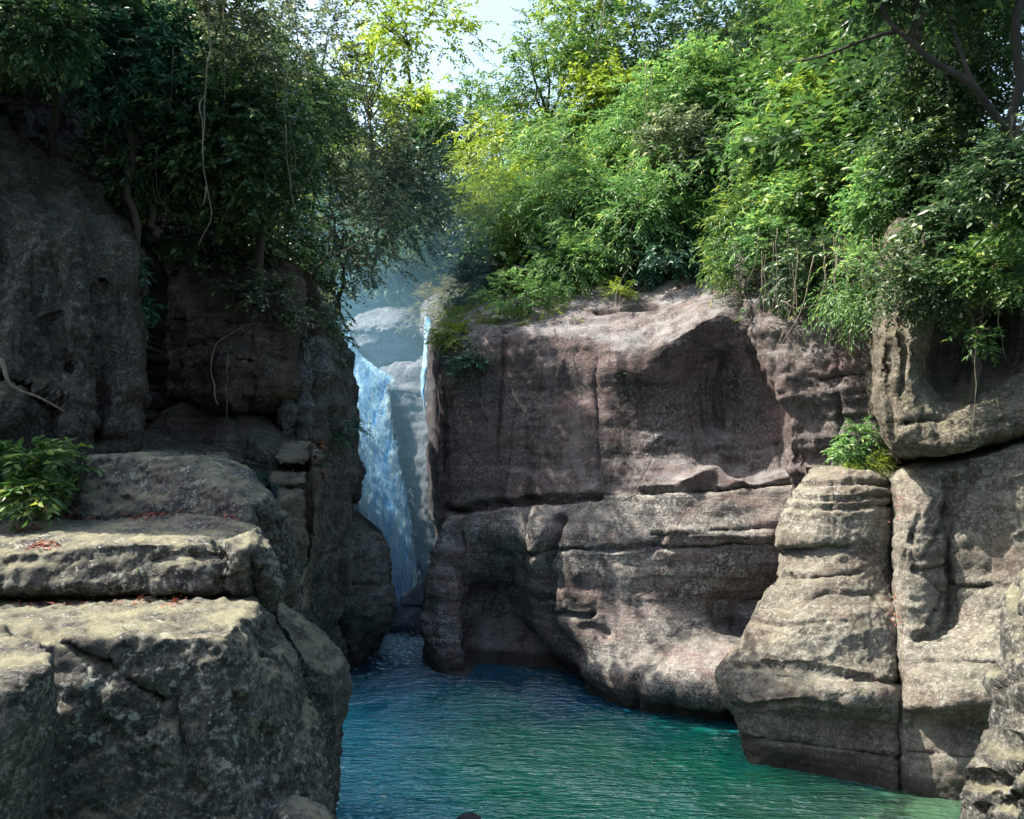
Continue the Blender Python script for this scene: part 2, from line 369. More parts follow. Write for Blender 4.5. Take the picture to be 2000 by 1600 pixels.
def pool():
    m, t, b = base_mat('pool_water')
    ge = t.n.new('ShaderNodeNewGeometry'); xy = t.n.new('ShaderNodeSeparateXYZ'); t.l.new(ge.outputs['Position'], xy.inputs[0])
    x, y = xy.outputs[0], xy.outputs[1]
    n = t.noise(t.co(scale=(.5, .5, .5)), 1, 4, .6)
    yy = t.math('ADD', y, t.math('MULTIPLY', t.math('SUBTRACT', n, .5), 5))
    xx = t.math('ADD', x, t.math('MULTIPLY', t.math('SUBTRACT', n, .5), 2))
    # deep blue towards the fall and along the undercut, green over the shallow shelf, brownish where the bed comes up
    chan = t.ramp(xx, -2.4, -.2)
    col = t.mix(chan, (.03, .30, .40), (.008, .22, .125))
    far = t.math('ADD', yy, t.math('MULTIPLY', x, .55))
    col = t.mix(t.ramp(far, 14.8, 17.6), col, (.006, .085, .16))
    near = t.math('SUBTRACT', x, t.math('MULTIPLY', yy, .9))
    col = t.mix(t.math('MULTIPLY', t.ramp(near, -8.2, -5.2), .9), col, (.06, .11, .06))
    fb = t.noise(t.co(scale=(1, 1, 1)), 5, 4, .7)
    fo = t.math('MULTIPLY', t.ramp(y, 19.5, 22.6), t.ramp(fb, .35, .6, .45, 1)); col = t.mix(fo, col, (.55, .85, .95))
    t.l.new(col, b.inputs['Base Color']); b.inputs['Roughness'].default_value = .06; b.inputs['IOR'].default_value = 1.7
    b.inputs['Specular IOR Level'].default_value = 1.0
    w1 = t.noise(t.co(scale=(1.5, 5.0, 1), rot=(0, 0, .06)), 1.6, 3, .55, .4)
    w2 = t.noise(t.co(scale=(1.3, 3.6, 1), rot=(0, 0, -.1)), 5.5, 2, .5, .3)
    w3 = t.noise(t.co(scale=(.5, .9, 1)), .8, 2, .5)
    h = t.math('ADD', t.math('MULTIPLY', w1, .55), t.math('MULTIPLY', w2, .22)); h = t.math('ADD', h, t.math('MULTIPLY', w3, .5))
    h = t.math('MULTIPLY', h, t.ramp(t.noise(t.co(), .45, 3, .6), .35, .65, .45, 1.5))
    h = t.math('MULTIPLY', h, t.ramp(xx, .2, -1.4, 1, 1.7))    # the current from the fall runs choppy along the left bank
    bp = t.n.new('ShaderNodeBump'); bp.inputs['Strength'].default_value = 1; bp.inputs['Distance'].default_value = .21
    t.l.new(h, bp.inputs['Height']); t.l.new(bp.outputs[0], b.inputs['Normal'])
    s = 40
    o = finish('pool_water', [(-s, -20, 0), (s, -20, 0), (s, 30, 0), (-s, 30, 0)], [(0, 1, 2, 3)], m, smooth=False)
    tag(o, kind='structure')
pool()

# ------------------------------------------------------------------ right bank
def row(y, xs, ds): return [(x, y if not isinstance(y, (list, tuple)) else y[i], d) for i, (x, d) in enumerate(zip(xs, ds))]
o = sheet('canyon_wall', [
 [(838,600,27),(905,600,24),(905,600,23),(960,575,22.5),(1020,560,22),(1130,548,21.5),(1250,540,21),(1400,530,20.5),(1560,520,20),(1660,520,19)],
 [(838,645,26),(850,645,22.2),(885,632,21),(940,622,20.5),(1020,606,20),(1130,590,19.6),(1250,590,19.2),(1400,572,18.4),(1560,560,18),(1660,560,17)],
 [(838,700,25),(845,700,21.6),(862,682,19.6),(915,660,19.0),(1000,655,18.5),(1130,655,18.0),(1245,692,17.3),(1400,612,17),(1480,640,16.8),(1620,650,16.5)],
 [(836,780,25),(842,780,21.6),(870,780,19.6),(920,780,19.05),(1000,780,18.5),(1130,780,17.9),(1270,790,17.4),(1410,780,17.2),(1500,780,17),(1620,780,16.4)],
 [(836,890,25),(838,890,21.6),(882,900,19.5),(930,900,18.95),(1010,900,18.3),(1130,900,17.7),(1270,890,17.2),(1410,880,17),(1520,880,16.8),(1620,880,16)],
 [(840,990,25),(842,985,21.6),(890,998,19.3),(940,990,18.7),(1020,977,18.05),(1140,968,17.4),(1280,958,16.8),(1420,948,16.5),(1540,940,16.4),(1640,930,15.6)],
 [(850,1040,25),(852,1040,21.6),(900,1050,19.1),(950,1050,18.5),(1030,1045,17.7),(1130,1050,17.0),(1280,1050,16.5),(1420,1050,16.3),(1540,1050,16.2),(1640,1050,15.5)],
 [(860,1110,25),(862,1110,21.5),(900,1110,19.2),(950,1110,18.95),(1030,1110,18.2),(1130,1110,16.9),(1280,1110,16.5),(1420,1110,16.4),(1540,1110,16.4),(1640,1110,15.5)],
 [(860,1180,25),(862,1180,21.5),(895,1180,19.4),(950,1180,19.5),(1040,1180,18.9),(1115,1190,17.0),(1280,1180,16.5),(1420,1180,16.8),(1520,1190,17.2),(1620,1190,16)],
 [(860,1260,25),(862,1260,21.5),(900,1265,19.3),(960,1270,19.7),(1060,1265,19.2),(1140,1275,16.9),(1280,1265,16.0),(1400,1265,15.9),(1480,1250,15.9),(1600,1260,15.2)],
 [(860,1300,25),(862,1300,20.5),(890,1302,18.8),(960,1308,19.0),(1070,1325,18.4),(1150,1338,16.9),(1250,1335,15.7),(1390,1320,15.1),(1470,1320,15.0),(1600,1320,14.8)],
 [(860,1318,25),(862,1318,19.5),(880,1318,18.5),(960,1327,18.2),(1060,1340,17.65),(1150,1356,17.1),(1235,1385,16.1),(1400,1400,15.6),(1480,1400,15.6),(1600,1400,15.4)],
 [(860,1345,25),(862,1345,19.5),(880,1345,18.5),(960,1355,18.2),(1060,1370,17.65),(1150,1386,17.1),(1235,1415,16.1),(1400,1432,15.6),(1480,1432,15.6),(1600,1432,15.4)],
 ], M['wall'], res=.045, thick=1.0,
 cracks=[([(885,998),(1020,977),(1170,969)],5,.35),([(1255,957),(1330,955),(1560,938)],5,.3),([(1040,1075),(1130,1072),(1300,1070),(1520,1062)],4,.18),([(1275,1045),(1400,1040),(1540,1030)],3,.14),
   ([(1300,1040),(1278,1068),(1268,1085)],6,.2),([(1093,1020),(1080,1100),(1082,1200),(1112,1275)],9,.35),([(990,1090),(1000,1180)],6,.15),([(1085,1200),(1150,1205),(1160,1200)],5,.2),
   ([(1120,560),(1250,548)],4,.12),([(1170,602),(1280,597)],5,.3),([(1120,625),(1240,615)],4,.1),([(1510,860),(1535,920)],3,.12),([(1180,1240),(1145,1225)],12,.15),([(1420,1200),(1470,1200)],26,.5),
   ([(1165,700),(1170,960)],3,.08),([(1240,1395),(1250,1330)],10,.12),([(1310,1395),(1320,1340)],8,.1)],
 bulges=[([(1060,1030),(1062,1180),(1090,1270)],28,.30),([(1150,1300),(1250,1340),(1400,1350)],26,.25),([(1335,945),(1400,905),(1450,940)],14,.22),([(1400,730),(1440,860)],85,-.55),([(955,1190),(985,1265),(1075,1325)],50,-.65),([(960,1290),(1060,1310)],8,.12),([(1300,1040),(1400,1045),(1500,1050)],9,.14)],
 disp=dict(big=.09, mid=.02, fine=.009, strata=.022, sfreq=2.3, seed=1, flute=.02, chip=.022))
tag(o, 'purple brown canyon wall rising from the pool right of the waterfall', 'cliff')
o.data.materials.append(M['lower'])
def split_mat(o, f):
    """the lower beds are another kind of stone"""
    me = o.data; n = len(me.polygons); c = np.empty(n*3); me.polygons.foreach_get('center', c); c = c.reshape(-1, 3)
    px = CX+c[:, 0]/c[:, 1]*F; py = HY-(c[:, 2]-EYE)/c[:, 1]*F
    me.polygons.foreach_set('material_index', f(px, py, c).astype(np.int32)); me.update()
split_mat(o, lambda px, py, c: py > np.interp(px, [885,1020,1170,1330,1560], [998,977,969,955,938]))

o = boulder('canyon_wall_foot', [
  [(886,1012,18.9),(868,1030,18.8),(842,1075,19.0),(828,1140,19.1),(822,1210,19.2),(826,1262,19.4),(845,1300,19.0),(868,1345,18.6),(905,1345,18.6),(910,1020,19.4),(905,1200,18.7),(890,1120,18.55),(846,1120,18.7),(850,1350,20.5),(830,1290,20.8),(880,1080,20.8)]],
  M['lower'], res=.05, smooth=5, disp=dict(big=.08, mid=.04, fine=.015, strata=.05, seed=4))
tag(o, 'reddish rounded rock foot at the pool edge, right side of the waterfall gap', 'rock')

o = sheet('rock_buttress', [
 [(1470,470,18),(1430,480,17.2),(1520,470,16.5),(1620,460,16),(1740,450,15.5)],
 [(1480,540,18),(1438,545,16.6),(1520,540,16),(1620,530,15.5),(1740,520,15)],
 [(1490,620,17.5),(1460,630,16.3),(1530,620,15.9),(1620,620,15.4),(1740,620,14.8)],
 [(1520,700,17.5),(1490,705,16.1),(1550,700,15.7),(1630,700,15.2),(1740,700,14.6)],
 [(1550,780,17.5),(1526,785,16.0),(1580,780,15.6),(1650,780,15.2),(1740,780,14.6)],
 [(1560,860,17.2),(1540,865,16.0),(1590,860,15.7),(1660,860,15.3),(1740,860,14.8)],
 [(1560,935,17),(1546,938,16.1),(1600,935,15.8),(1660,935,15.4),(1740,935,15)],
 [(1560,1010,17),(1550,1010,16.4),(1600,1010,16.0),(1660,1010,15.6),(1740,1010,15)],
 ], M['wall'], res=.045, thick=1.2, cracks=[([(1462,560),(1468,640)],6,.2),([(1540,850),(1560,930)],4,.15),([(1600,740),(1690,730)],4,.12),([(1640,700),(1640,860)],5,.12)],
 disp=dict(big=.12, mid=.07, fine=.02, strata=.06, seed=9, flute=.04))
tag(o, 'dark grey rock buttress behind the pillar, under the hanging roots', 'cliff')

o = sheet('overhanging_rock', [
 [(1760,430,15),(1740,430,14),(1790,420,13.4),(1840,420,13.6),(1900,410,14.3),(1960,400,13.6),(2060,400,12.8),(2420,400,13.40),(2800,400,15.80)],
 [(1740,540,14.6),(1718,550,13.4),(1770,545,12.9),(1815,540,13.0),(1870,540,14.4),(1950,530,14.2),(2060,520,12.6),(2420,520,13.20),(2800,520,15.60)],
 [(1720,640,14.5),(1700,640,13.2),(1755,640,12.7),(1808,640,12.7),(1840,640,14.2),(1935,640,14.2),(2060,640,12.4),(2420,640,13.00),(2800,640,15.40)],
 [(1715,730,14.5),(1692,735,13.1),(1750,735,12.55),(1806,735,12.6),(1845,735,13.9),(1935,735,13.2),(2060,735,12.3),(2420,735,12.90),(2800,735,15.30)],
 [(1720,800,14.4),(1694,800,13.0),(1755,800,12.5),(1810,800,12.45),(1860,800,12.6),(1940,790,12.3),(2060,770,12.2),(2420,770,12.80),(2800,770,15.20)],
 [(1740,850,14.4),(1716,855,12.9),(1765,855,12.45),(1820,850,12.3),(1870,845,12.25),(1945,825,12.1),(2060,800,12.0),(2420,800,12.60),(2800,800,15.00)],
 [(1755,885,14.3),(1736,890,13.0),(1775,888,12.6),(1830,880,12.35),(1880,870,12.25),(1950,852,12.2),(2060,835,12.1),(2420,835,12.70),(2800,835,15.10)],
 [(1760,900,14.5),(1745,900,13.8),(1785,895,13.5),(1835,888,13.4),(1890,878,13.3),(1955,860,13.3),(2060,845,13.3),(2420,845,13.90),(2800,845,16.30)],
 ], M['tan'], res=.04, thick=.8, cracks=[([(1770,825),(1810,818),(1890,812)],4,.18),([(1765,600),(1755,760)],5,.12),([(1735,600),(1738,860)],4,.10)],
 disp=dict(big=.10, mid=.06, fine=.025, strata=.02, seed=12, flute=.05, chip=.03))
tag(o, 'tan overhanging rock with vertical flutes and a dark recess, at the right edge', 'cliff')

o = sheet('layered_cliff', [
 [(1700,925,15),(1725,920,14.6),(1790,900,14.4),(1860,885,14.2),(1940,862,14),(2080,835,13.8),(2420,835,14.40),(2800,835,16.80)],
 [(1735,950,14.2),(1742,940,13.6),(1790,915,13.1),(1860,900,12.8),(1940,875,12.6),(2080,850,12.4),(2420,850,13.00),(2800,850,15.40)],
 [(1740,1010,14),(1758,1005,13.0),(1800,990,12.7),(1860,975,12.6),(1940,960,12.2),(2080,940,12.0),(2420,940,12.60),(2800,940,15.00)],
 [(1735,1110,14),(1757,1105,12.9),(1800,1100,12.7),(1858,1090,12.7),(1940,1085,12.2),(2080,1070,12.0),(2420,1070,12.60),(2800,1070,15.00)],
 [(1740,1200,14),(1756,1200,12.8),(1800,1195,12.6),(1858,1190,12.7),(1940,1190,12.2),(2080,1190,12.0),(2420,1190,12.60),(2800,1190,15.00)],
 [(1745,1300,13.6),(1758,1300,12.5),(1800,1295,12.2),(1860,1290,12.0),(1940,1290,11.8),(2080,1290,11.6),(2420,1290,12.20),(2800,1290,14.60)],
 [(1745,1380,13),(1758,1378,12.3),(1800,1376,11.9),(1860,1376,11.65),(1940,1376,11.5),(2080,1376,11.3),(2420,1376,11.90),(2800,1376,14.30)],
 [(1745,1410,13),(1760,1410,12.35),(1800,1410,12.2),(1860,1410,12.2),(1940,1410,12.1),(2080,1410,11.9),(2420,1410,12.50),(2800,1410,14.90)],
 [(1745,1480,13),(1762,1480,12.35),(1800,1480,12.2),(1860,1485,12.0),(1940,1490,11.9),(2080,1500,11.7),(2420,1500,12.30),(2800,1500,14.70)],
 [(1745,1545,12.6),(1762,1547,12.25),(1800,1554,12.1),(1860,1562,12.0),(1940,1570,11.8),(2080,1590,11.5),(2420,1590,12.10),(2800,1590,14.50)],
 [(1745,1600,12.6),(1762,1600,12.3),(1800,1606,12.15),(1860,1614,12.05),(1940,1622,11.85),(2080,1640,11.55),(2420,1640,12.15),(2800,1640,14.55)],
 ], M['pillar'], res=.04, thick=1.0,
 cracks=[([(1858,930),(1852,1010),(1853,1100),(1862,1205),(1840,1225),(1785,1245)],6,.25),([(1900,930),(1800,1100)],4,.06),([(1785,1114),(1858,1108)],3,.08),([(1858,1150),(2000,1145)],3,.08),([(1790,1290),(1940,1300)],3,.07),([(1770,1470),(1900,1478)],3,.08),([(1782,1050),(1786,1110),(1845,1160),(1820,1220)],3,.07),([(1800,985),(1755,1130)],3,.06)],
 bulges=[([(1925,960),(1930,1100)],45,-.25),([(1900,905),(2000,885)],12,.15),([(1900,945),(2000,930)],10,.12)],
 disp=dict(big=.08, mid=.045, fine=.02, strata=.03, sfreq=2.2, chip=.03, seed=15, flute=.02))
tag(o, 'broad layered rock face right of the pillar, split by a curved crack', 'cliff')

o = sheet('rock_pillar', [
 [(1600,912,15.4),(1592,914,15.0),(1620,910,14.9),(1660,908,14.8),(1700,909,14.8),(1735,914,14.9),(1745,920,15.4)],
 [(1600,918,15.4),(1572,932,14.6),(1610,922,14.1),(1660,918,13.9),(1705,920,13.9),(1742,935,14.2),(1750,940,15)],
 [(1575,960,15.2),(1548,962,14.4),(1600,958,13.8),(1655,956,13.6),(1705,958,13.6),(1745,965,13.9),(1752,970,15)],
 [(1560,1000,15.0),(1526,1004,14.3),(1590,1000,13.7),(1650,998,13.5),(1705,1000,13.5),(1742,1004,13.8),(1750,1004,15)],
 [(1550,1060,15.0),(1517,1062,14.2),(1585,1060,13.6),(1650,1060,13.45),(1705,1060,13.45),(1740,1060,13.7),(1748,1060,15)],
 [(1550,1085,15.0),(1523,1085,14.2),(1590,1085,13.65),(1650,1085,13.45),(1705,1085,13.45),(1738,1085,13.7),(1748,1085,15)],
 [(1530,1150,15.0),(1504,1152,14.0),(1575,1150,13.4),(1650,1150,13.2),(1705,1150,13.3),(1742,1150,13.6),(1752,1150,15)],
 [(1500,1205,15.0),(1468,1208,13.9),(1550,1205,13.2),(1640,1200,12.9),(1705,1200,12.95),(1752,1200,13.2),(1760,1200,14.8)],
 [(1470,1260,15.0),(1434,1262,13.9),(1530,1260,13.0),(1630,1255,12.7),(1705,1255,12.7),(1756,1255,12.9),(1764,1255,14.4)],
 [(1440,1320,15.0),(1400,1318,13.9),(1510,1315,12.85),(1620,1310,12.5),(1705,1310,12.45),(1757,1310,12.6),(1768,1310,14)],
 [(1420,1365,15.0),(1408,1368,13.8),(1500,1372,12.7),(1610,1378,12.35),(1700,1380,12.3),(1757,1385,12.4),(1768,1385,14)],
 [(1440,1400,15.0),(1430,1405,13.8),(1500,1405,12.95),(1610,1410,12.7),(1700,1415,12.6),(1758,1420,12.5),(1768,1420,14)],
 [(1450,1450,15.0),(1446,1452,13.7),(1510,1455,13.1),(1610,1462,12.8),(1700,1475,12.6),(1760,1485,12.4),(1768,1485,13.6)],
 [(1455,1484,15.0),(1452,1484,13.5),(1515,1498,13.2),(1610,1517,12.85),(1700,1533,12.5),(1760,1546,12.3),(1768,1546,13.6)],
 [(1455,1540,15.0),(1452,1540,13.5),(1515,1550,13.2),(1610,1570,12.85),(1700,1590,12.5),(1760,1600,12.3),(1768,1600,13.6)],
 ], M['pillar'], res=.035, thick=.5,
 cracks=[([(1540,970),(1640,975),(1740,965)],4,.09),([(1560,945),(1650,940),(1735,945)],4,.10),([(1530,990),(1640,995),(1745,985)],4,.07),([(1518,1078),(1600,1072),(1660,1070)],5,.12),([(1505,1128),(1590,1128),(1680,1118)],4,.08),
  ([(1470,1216),(1560,1222),(1650,1215)],3,.05),([(1440,1300),(1560,1300),(1700,1330),(1755,1335)],6,.12),([(1450,1445),(1600,1455),(1758,1480)],5,.09),([(1580,1175),(1620,1160),(1700,1162),(1740,1205)],4,.06),([(1430,1385),(1560,1375),(1700,1390)],5,.10)],
 bulges=[([(1600,1240),(1690,1230)],50,.12),([(1540,1080),(1600,1085)],20,-.05),([(1570,1350),(1700,1360)],22,.12)],
 disp=dict(big=.06, mid=.02, fine=.024, strata=.022, sfreq=1.6, seed=22, flute=.015, chip=.032))
tag(o, 'pale sandstone pillar with rounded layered top, standing in the pool at right', 'rock')

o = boulder('foreground_rock', [
  [(2010,1088,7.8),(1986,1130,7.6),(1972,1200,7.5),(1962,1262,7.4),(1955,1290,7.3),(2200,1080,7.6),(2200,1300,6.8),(2040,1200,6.8),(2040,1300,6.7),(2100,1090,9.5),(1990,1290,9.2)],
  [(1960,1255,7.4),(1932,1340,7.3),(1922,1385,7.25),(1930,1430,7.3),(2200,1260,6.7),(2200,1440,6.6),(2020,1300,6.7),(2020,1430,6.6),(1980,1300,9.2),(1970,1420,9.2)],
  [(1925,1395,7.3),(1898,1450,7.2),(1880,1500,7.1),(1876,1560,7.1),(1884,1700,7.1),(2200,1390,6.6),(2000,1440,6.6),(1990,1560,6.5),(2000,2150,6.9),(2300,2150,6.9),(1900,2150,7.2),(1950,1500,9.2),(1960,1900,9.2),(2200,1500,9.2)]],
  M['ledge'], res=.035, smooth=3, cracks=[([(1885,1520),(1950,1530),(2000,1500)],10,.12),([(1930,1440),(1990,1460)],14,.14),([(1900,1580),(1990,1560)],8,.1),([(1990,1150),(2000,1260)],6,.1)], disp=dict(big=.06, mid=.06, fine=.025, strata=.04, seed=31, blocky=.03))
tag(o, 'dark lichen spotted rock with a tan left edge in the bottom right corner', 'rock')

# ------------------------------------------------------------------ left bank
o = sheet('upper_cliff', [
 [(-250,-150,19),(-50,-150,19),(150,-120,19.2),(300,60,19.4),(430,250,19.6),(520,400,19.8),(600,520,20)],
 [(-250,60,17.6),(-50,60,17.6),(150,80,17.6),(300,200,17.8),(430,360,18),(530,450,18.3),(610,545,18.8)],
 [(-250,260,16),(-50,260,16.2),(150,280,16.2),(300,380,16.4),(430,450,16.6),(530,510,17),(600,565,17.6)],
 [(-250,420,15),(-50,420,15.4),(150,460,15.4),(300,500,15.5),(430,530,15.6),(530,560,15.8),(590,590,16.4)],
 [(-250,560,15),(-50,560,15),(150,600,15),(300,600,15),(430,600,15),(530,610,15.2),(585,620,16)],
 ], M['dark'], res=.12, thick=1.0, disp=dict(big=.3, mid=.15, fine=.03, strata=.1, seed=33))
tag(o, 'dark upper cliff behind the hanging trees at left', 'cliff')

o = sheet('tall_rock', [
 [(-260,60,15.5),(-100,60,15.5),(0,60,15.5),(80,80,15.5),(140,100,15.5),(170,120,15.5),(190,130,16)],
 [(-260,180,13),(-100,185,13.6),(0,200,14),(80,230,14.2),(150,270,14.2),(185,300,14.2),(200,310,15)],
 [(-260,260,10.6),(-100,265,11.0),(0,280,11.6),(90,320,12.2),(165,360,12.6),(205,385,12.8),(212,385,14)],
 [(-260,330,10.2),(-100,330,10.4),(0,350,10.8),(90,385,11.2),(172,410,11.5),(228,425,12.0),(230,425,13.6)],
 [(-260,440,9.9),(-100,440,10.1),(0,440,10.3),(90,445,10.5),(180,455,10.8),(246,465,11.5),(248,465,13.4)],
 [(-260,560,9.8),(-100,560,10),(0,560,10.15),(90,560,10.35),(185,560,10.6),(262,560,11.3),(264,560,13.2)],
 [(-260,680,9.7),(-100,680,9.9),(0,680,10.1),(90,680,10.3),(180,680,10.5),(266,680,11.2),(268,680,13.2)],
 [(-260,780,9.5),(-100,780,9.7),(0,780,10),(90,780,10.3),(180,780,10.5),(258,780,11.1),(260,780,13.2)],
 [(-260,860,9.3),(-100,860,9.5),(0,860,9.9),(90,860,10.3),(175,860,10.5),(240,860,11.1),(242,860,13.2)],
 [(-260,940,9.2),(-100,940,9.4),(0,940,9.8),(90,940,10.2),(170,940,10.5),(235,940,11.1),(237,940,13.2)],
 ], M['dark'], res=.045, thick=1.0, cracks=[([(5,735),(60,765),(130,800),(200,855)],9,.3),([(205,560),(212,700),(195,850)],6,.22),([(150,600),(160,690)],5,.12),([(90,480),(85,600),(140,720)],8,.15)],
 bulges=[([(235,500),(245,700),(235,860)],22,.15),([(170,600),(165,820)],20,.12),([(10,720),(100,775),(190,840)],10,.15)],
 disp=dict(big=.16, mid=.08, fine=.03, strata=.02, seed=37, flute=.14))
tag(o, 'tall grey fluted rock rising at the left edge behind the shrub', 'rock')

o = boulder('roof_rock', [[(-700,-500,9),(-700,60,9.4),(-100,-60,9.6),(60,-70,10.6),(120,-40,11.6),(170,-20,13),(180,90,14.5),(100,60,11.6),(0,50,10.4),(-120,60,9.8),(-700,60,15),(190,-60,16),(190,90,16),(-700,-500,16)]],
  M['dark'], res=.12, smooth=2, disp=dict(big=.2, mid=.1, fine=.03, strata=.05, seed=39))  # roof extended out of view to keep sun off the tall rock
tag(o, 'black overhanging rock roof in the top left corner, extended to block the sun', 'cliff')
o = sheet('recess_wall', [
 [(200,470,15.6),(280,470,15.6),(360,480,15.5),(450,490,15.5),(540,500,15.4),(600,520,15.6)],
 [(200,560,14.9),(280,560,14.9),(360,565,14.8),(450,570,14.8),(540,575,14.8),(600,590,15.2)],
 [(200,640,14.5),(280,640,14.5),(360,640,14.4),(450,650,14.3),(540,660,14.3),(600,660,14.9)],
 [(200,720,14.5),(280,720,14.4),(360,720,14.2),(450,720,14.0),(540,720,14.1),(600,720,14.8)],
 [(200,770,14.5),(280,772,14.4),(360,778,14.2),(450,785,13.9),(520,790,14.0),(600,790,14.8)],
 [(200,780,15.4),(280,782,15.4),(360,790,15.4),(450,797,15.4),(540,800,15.4),(600,800,15.4)],
 [(200,810,15.6),(280,815,15.6),(360,820,15.6),(450,828,15.6),(540,828,15.4),(600,830,15.4)],
 [(200,840,14),(280,840,14),(360,845,14.2),(450,850,14.2),(540,850,14.0),(600,850,14.2)],
 [(200,900,11.8),(280,905,11.8),(360,910,12),(450,910,12.2),(540,930,12.4),(600,950,12.6)],
 ], M['cave'], res=.045, thick=1.0, cracks=[([(355,676),(400,668),(470,672),(560,660)],4,.14),([(350,715),(440,716),(500,708),(560,705)],3,.1),([(420,680),(416,780)],4,.12),([(490,600),(486,790)],4,.12),([(350,600),(345,770)],5,.12),([(340,625),(500,630)],4,.12)],
 bulges=[([(430,730),(520,740)],40,.15)], disp=dict(big=.12, mid=.06, fine=.03, strata=.05, seed=41, blocky=.09))
tag(o, 'brown blocky recess wall with a dark slot beneath, under the hanging leaves at left', 'cliff')

o = sheet('gorge_cliff', [
 [(548,560,15.6),(575,556,15.8),(595,560,16.2),(606,562,17),(612,566,18.6),(606,566,21)],
 [(550,610,15.2),(580,606,15.3),(608,604,15.8),(628,604,16.8),(642,606,18.6),(634,606,21)],
 [(552,660,15.0),(583,655,14.9),(612,652,15.4),(645,652,16.8),(669,652,18.6),(660,652,21)],
 [(552,720,14.8),(584,715,14.7),(620,712,15.2),(655,712,16.8),(685,712,18.7),(676,712,21)],
 [(552,790,14.6),(584,790,14.6),(622,790,15.2),(660,790,16.9),(694,790,18.8),(686,790,21)],
 [(552,860,14.5),(586,860,14.5),(625,860,15.2),(665,860,17),(698,860,18.9),(690,860,21)],
 [(552,930,14.3),(588,930,14.3),(628,930,15.1),(672,930,17),(707,925,18.9),(698,925,21)],
 [(552,990,14.1),(590,990,14.2),(630,990,15),(672,990,17.1),(703,985,19.0),(696,985,21.2)],
 [(552,1040,14),(590,1040,14.1),(630,1040,15),(680,1040,17.0),(723,1035,18.9),(712,1035,21.2)],
 [(552,1090,14),(590,1090,14.1),(632,1090,15.2),(688,1090,17.0),(741,1085,18.8),(730,1085,21.2)],
 [(552,1150,14),(590,1150,14.3),(634,1150,15.6),(692,1150,17.2),(748,1150,18.8),(738,1150,21.2)],
 [(552,1210,14.4),(590,1210,14.9),(636,1210,16.2),(694,1210,17.6),(747,1210,19.0),(738,1210,21.2)],
 [(552,1265,15),(595,1265,15.8),(640,1265,17),(690,1265,18.2),(735,1262,19.4),(728,1262,21.2)],
 [(552,1310,16.5),(600,1310,17),(640,1310,17.8),(682,1308,18.7),(712,1300,19.3),(706,1300,21)],
 [(552,1345,16.5),(600,1345,17),(640,1345,17.8),(682,1340,18.7),(705,1330,19.2),(700,1330,21)],
 ], M['gorge'], res=.045, thick=1.0, cracks=[([(574,620),(578,760),(570,880)],5,.25),([(600,640),(604,760),(598,860)],4,.2),([(703,985),(684,1050),(679,1150),(682,1290)],7,.45),([(690,1140),(745,1142)],3,.15),([(640,960),(625,1100),(610,1200)],4,.12),([(650,840),(640,960)],4,.12)],
 bulges=[([(612,680),(622,740)],22,.25),([(645,790),(660,850)],26,.3),([(588,640),(590,860)],9,.2),([(562,640),(560,850)],8,.18),([(722,1060),(732,1200)],24,.25)],
 disp=dict(big=.14, mid=.07, fine=.025, strata=.04, seed=47, flute=.07))
tag(o, 'dark grey cliff on the left side of the waterfall gap, dropping straight into the pool', 'cliff')

o = boulder('rock_slab', [[(603,868,12.6),(620,872,12.3),(626,890,12.2),(620,960,12.2),(611,1030,12.2),(604,1190,12.3),(588,1190,12.4),(590,1060,12.6),(596,930,12.7),(612,868,14),(622,950,14),(600,1190,14)]],
  M['tan'], res=.03, smooth=2, disp=dict(big=.03, mid=.03, fine=.015, strata=.02, seed=50, flute=.05))
tag(o, 'thin upright rock slab with a tan edge, behind the ledges near the gap', 'rock')
o = boulder('round_rock', [[(482,850,12.8),(510,842,12.9),(545,850,12.9),(556,880,12.7),(545,920,12.5),(500,925,12.4),(476,890,12.6),(510,880,12.2),(500,960,13.6),(540,860,14)]],
  M['dark'], res=.035, smooth=4, disp=dict(big=.05, mid=.04, fine=.02, strata=.03, seed=52))
tag(o, 'small round grey rock on the slope, left of the thin slab', 'rock')
for k, (h, lab) in enumerate([
  ([(545,872,12.8),(600,866,13),(618,885,12.8),(600,903,12.2),(545,905,12.1),(530,890,12.4),(545,895,13.5),(610,900,13.5)], 'topmost of the three stepped rocks beside the slab'),
  ([(530,915,12.2),(600,912,12.4),(600,945,12.0),(536,948,11.8),(520,935,12),(600,950,13),(530,950,13)], 'middle of the three stepped rocks beside the slab, red leaves on it'),
  ([(540,958,11.8),(598,955,12.0),(596,1060,11.7),(580,1100,11.7),(560,1010,11.5),(545,985,11.4),(590,1100,12.6),(550,960,12.6)], 'lowest and largest of the three stepped rocks beside the slab')]):
    o = boulder('step_rock', [h], M['tan'], res=.03, smooth=2, disp=dict(big=.03, mid=.04, fine=.02, strata=.04, seed=54+k))
    tag(o, lab, 'rock', 'stepped rocks by the slab')

o = boulder('rock_block', [[(168,892,10.1),(176,886,10.8),(190,884,12.0),(440,884,12.0),(345,888,9.95),(455,893,10.6),(486,912,10.5),(528,962,10.3),(556,1008,10.3),(578,1050,10.5),(586,1150,10.7),(600,1330,10.9),(440,1330,9.4),(420,950,9.62),(490,990,9.45),(500,1330,9.6),(90,1330,9.7),(150,1010,9.75),(90,1010,10.5)]],
  M['ledge'], res=.035, smooth=1, cracks=[([(540,1020),(575,1200)],5,.1),([(505,1000),(540,1100),(560,1180)],6,.1)], disp=dict(big=.03, mid=.02, fine=.02, strata=.02, seed=61, chip=.04))
tag(o, 'big flat topped grey rock block behind the leafy ledge, mossy along its top edge', 'rock')

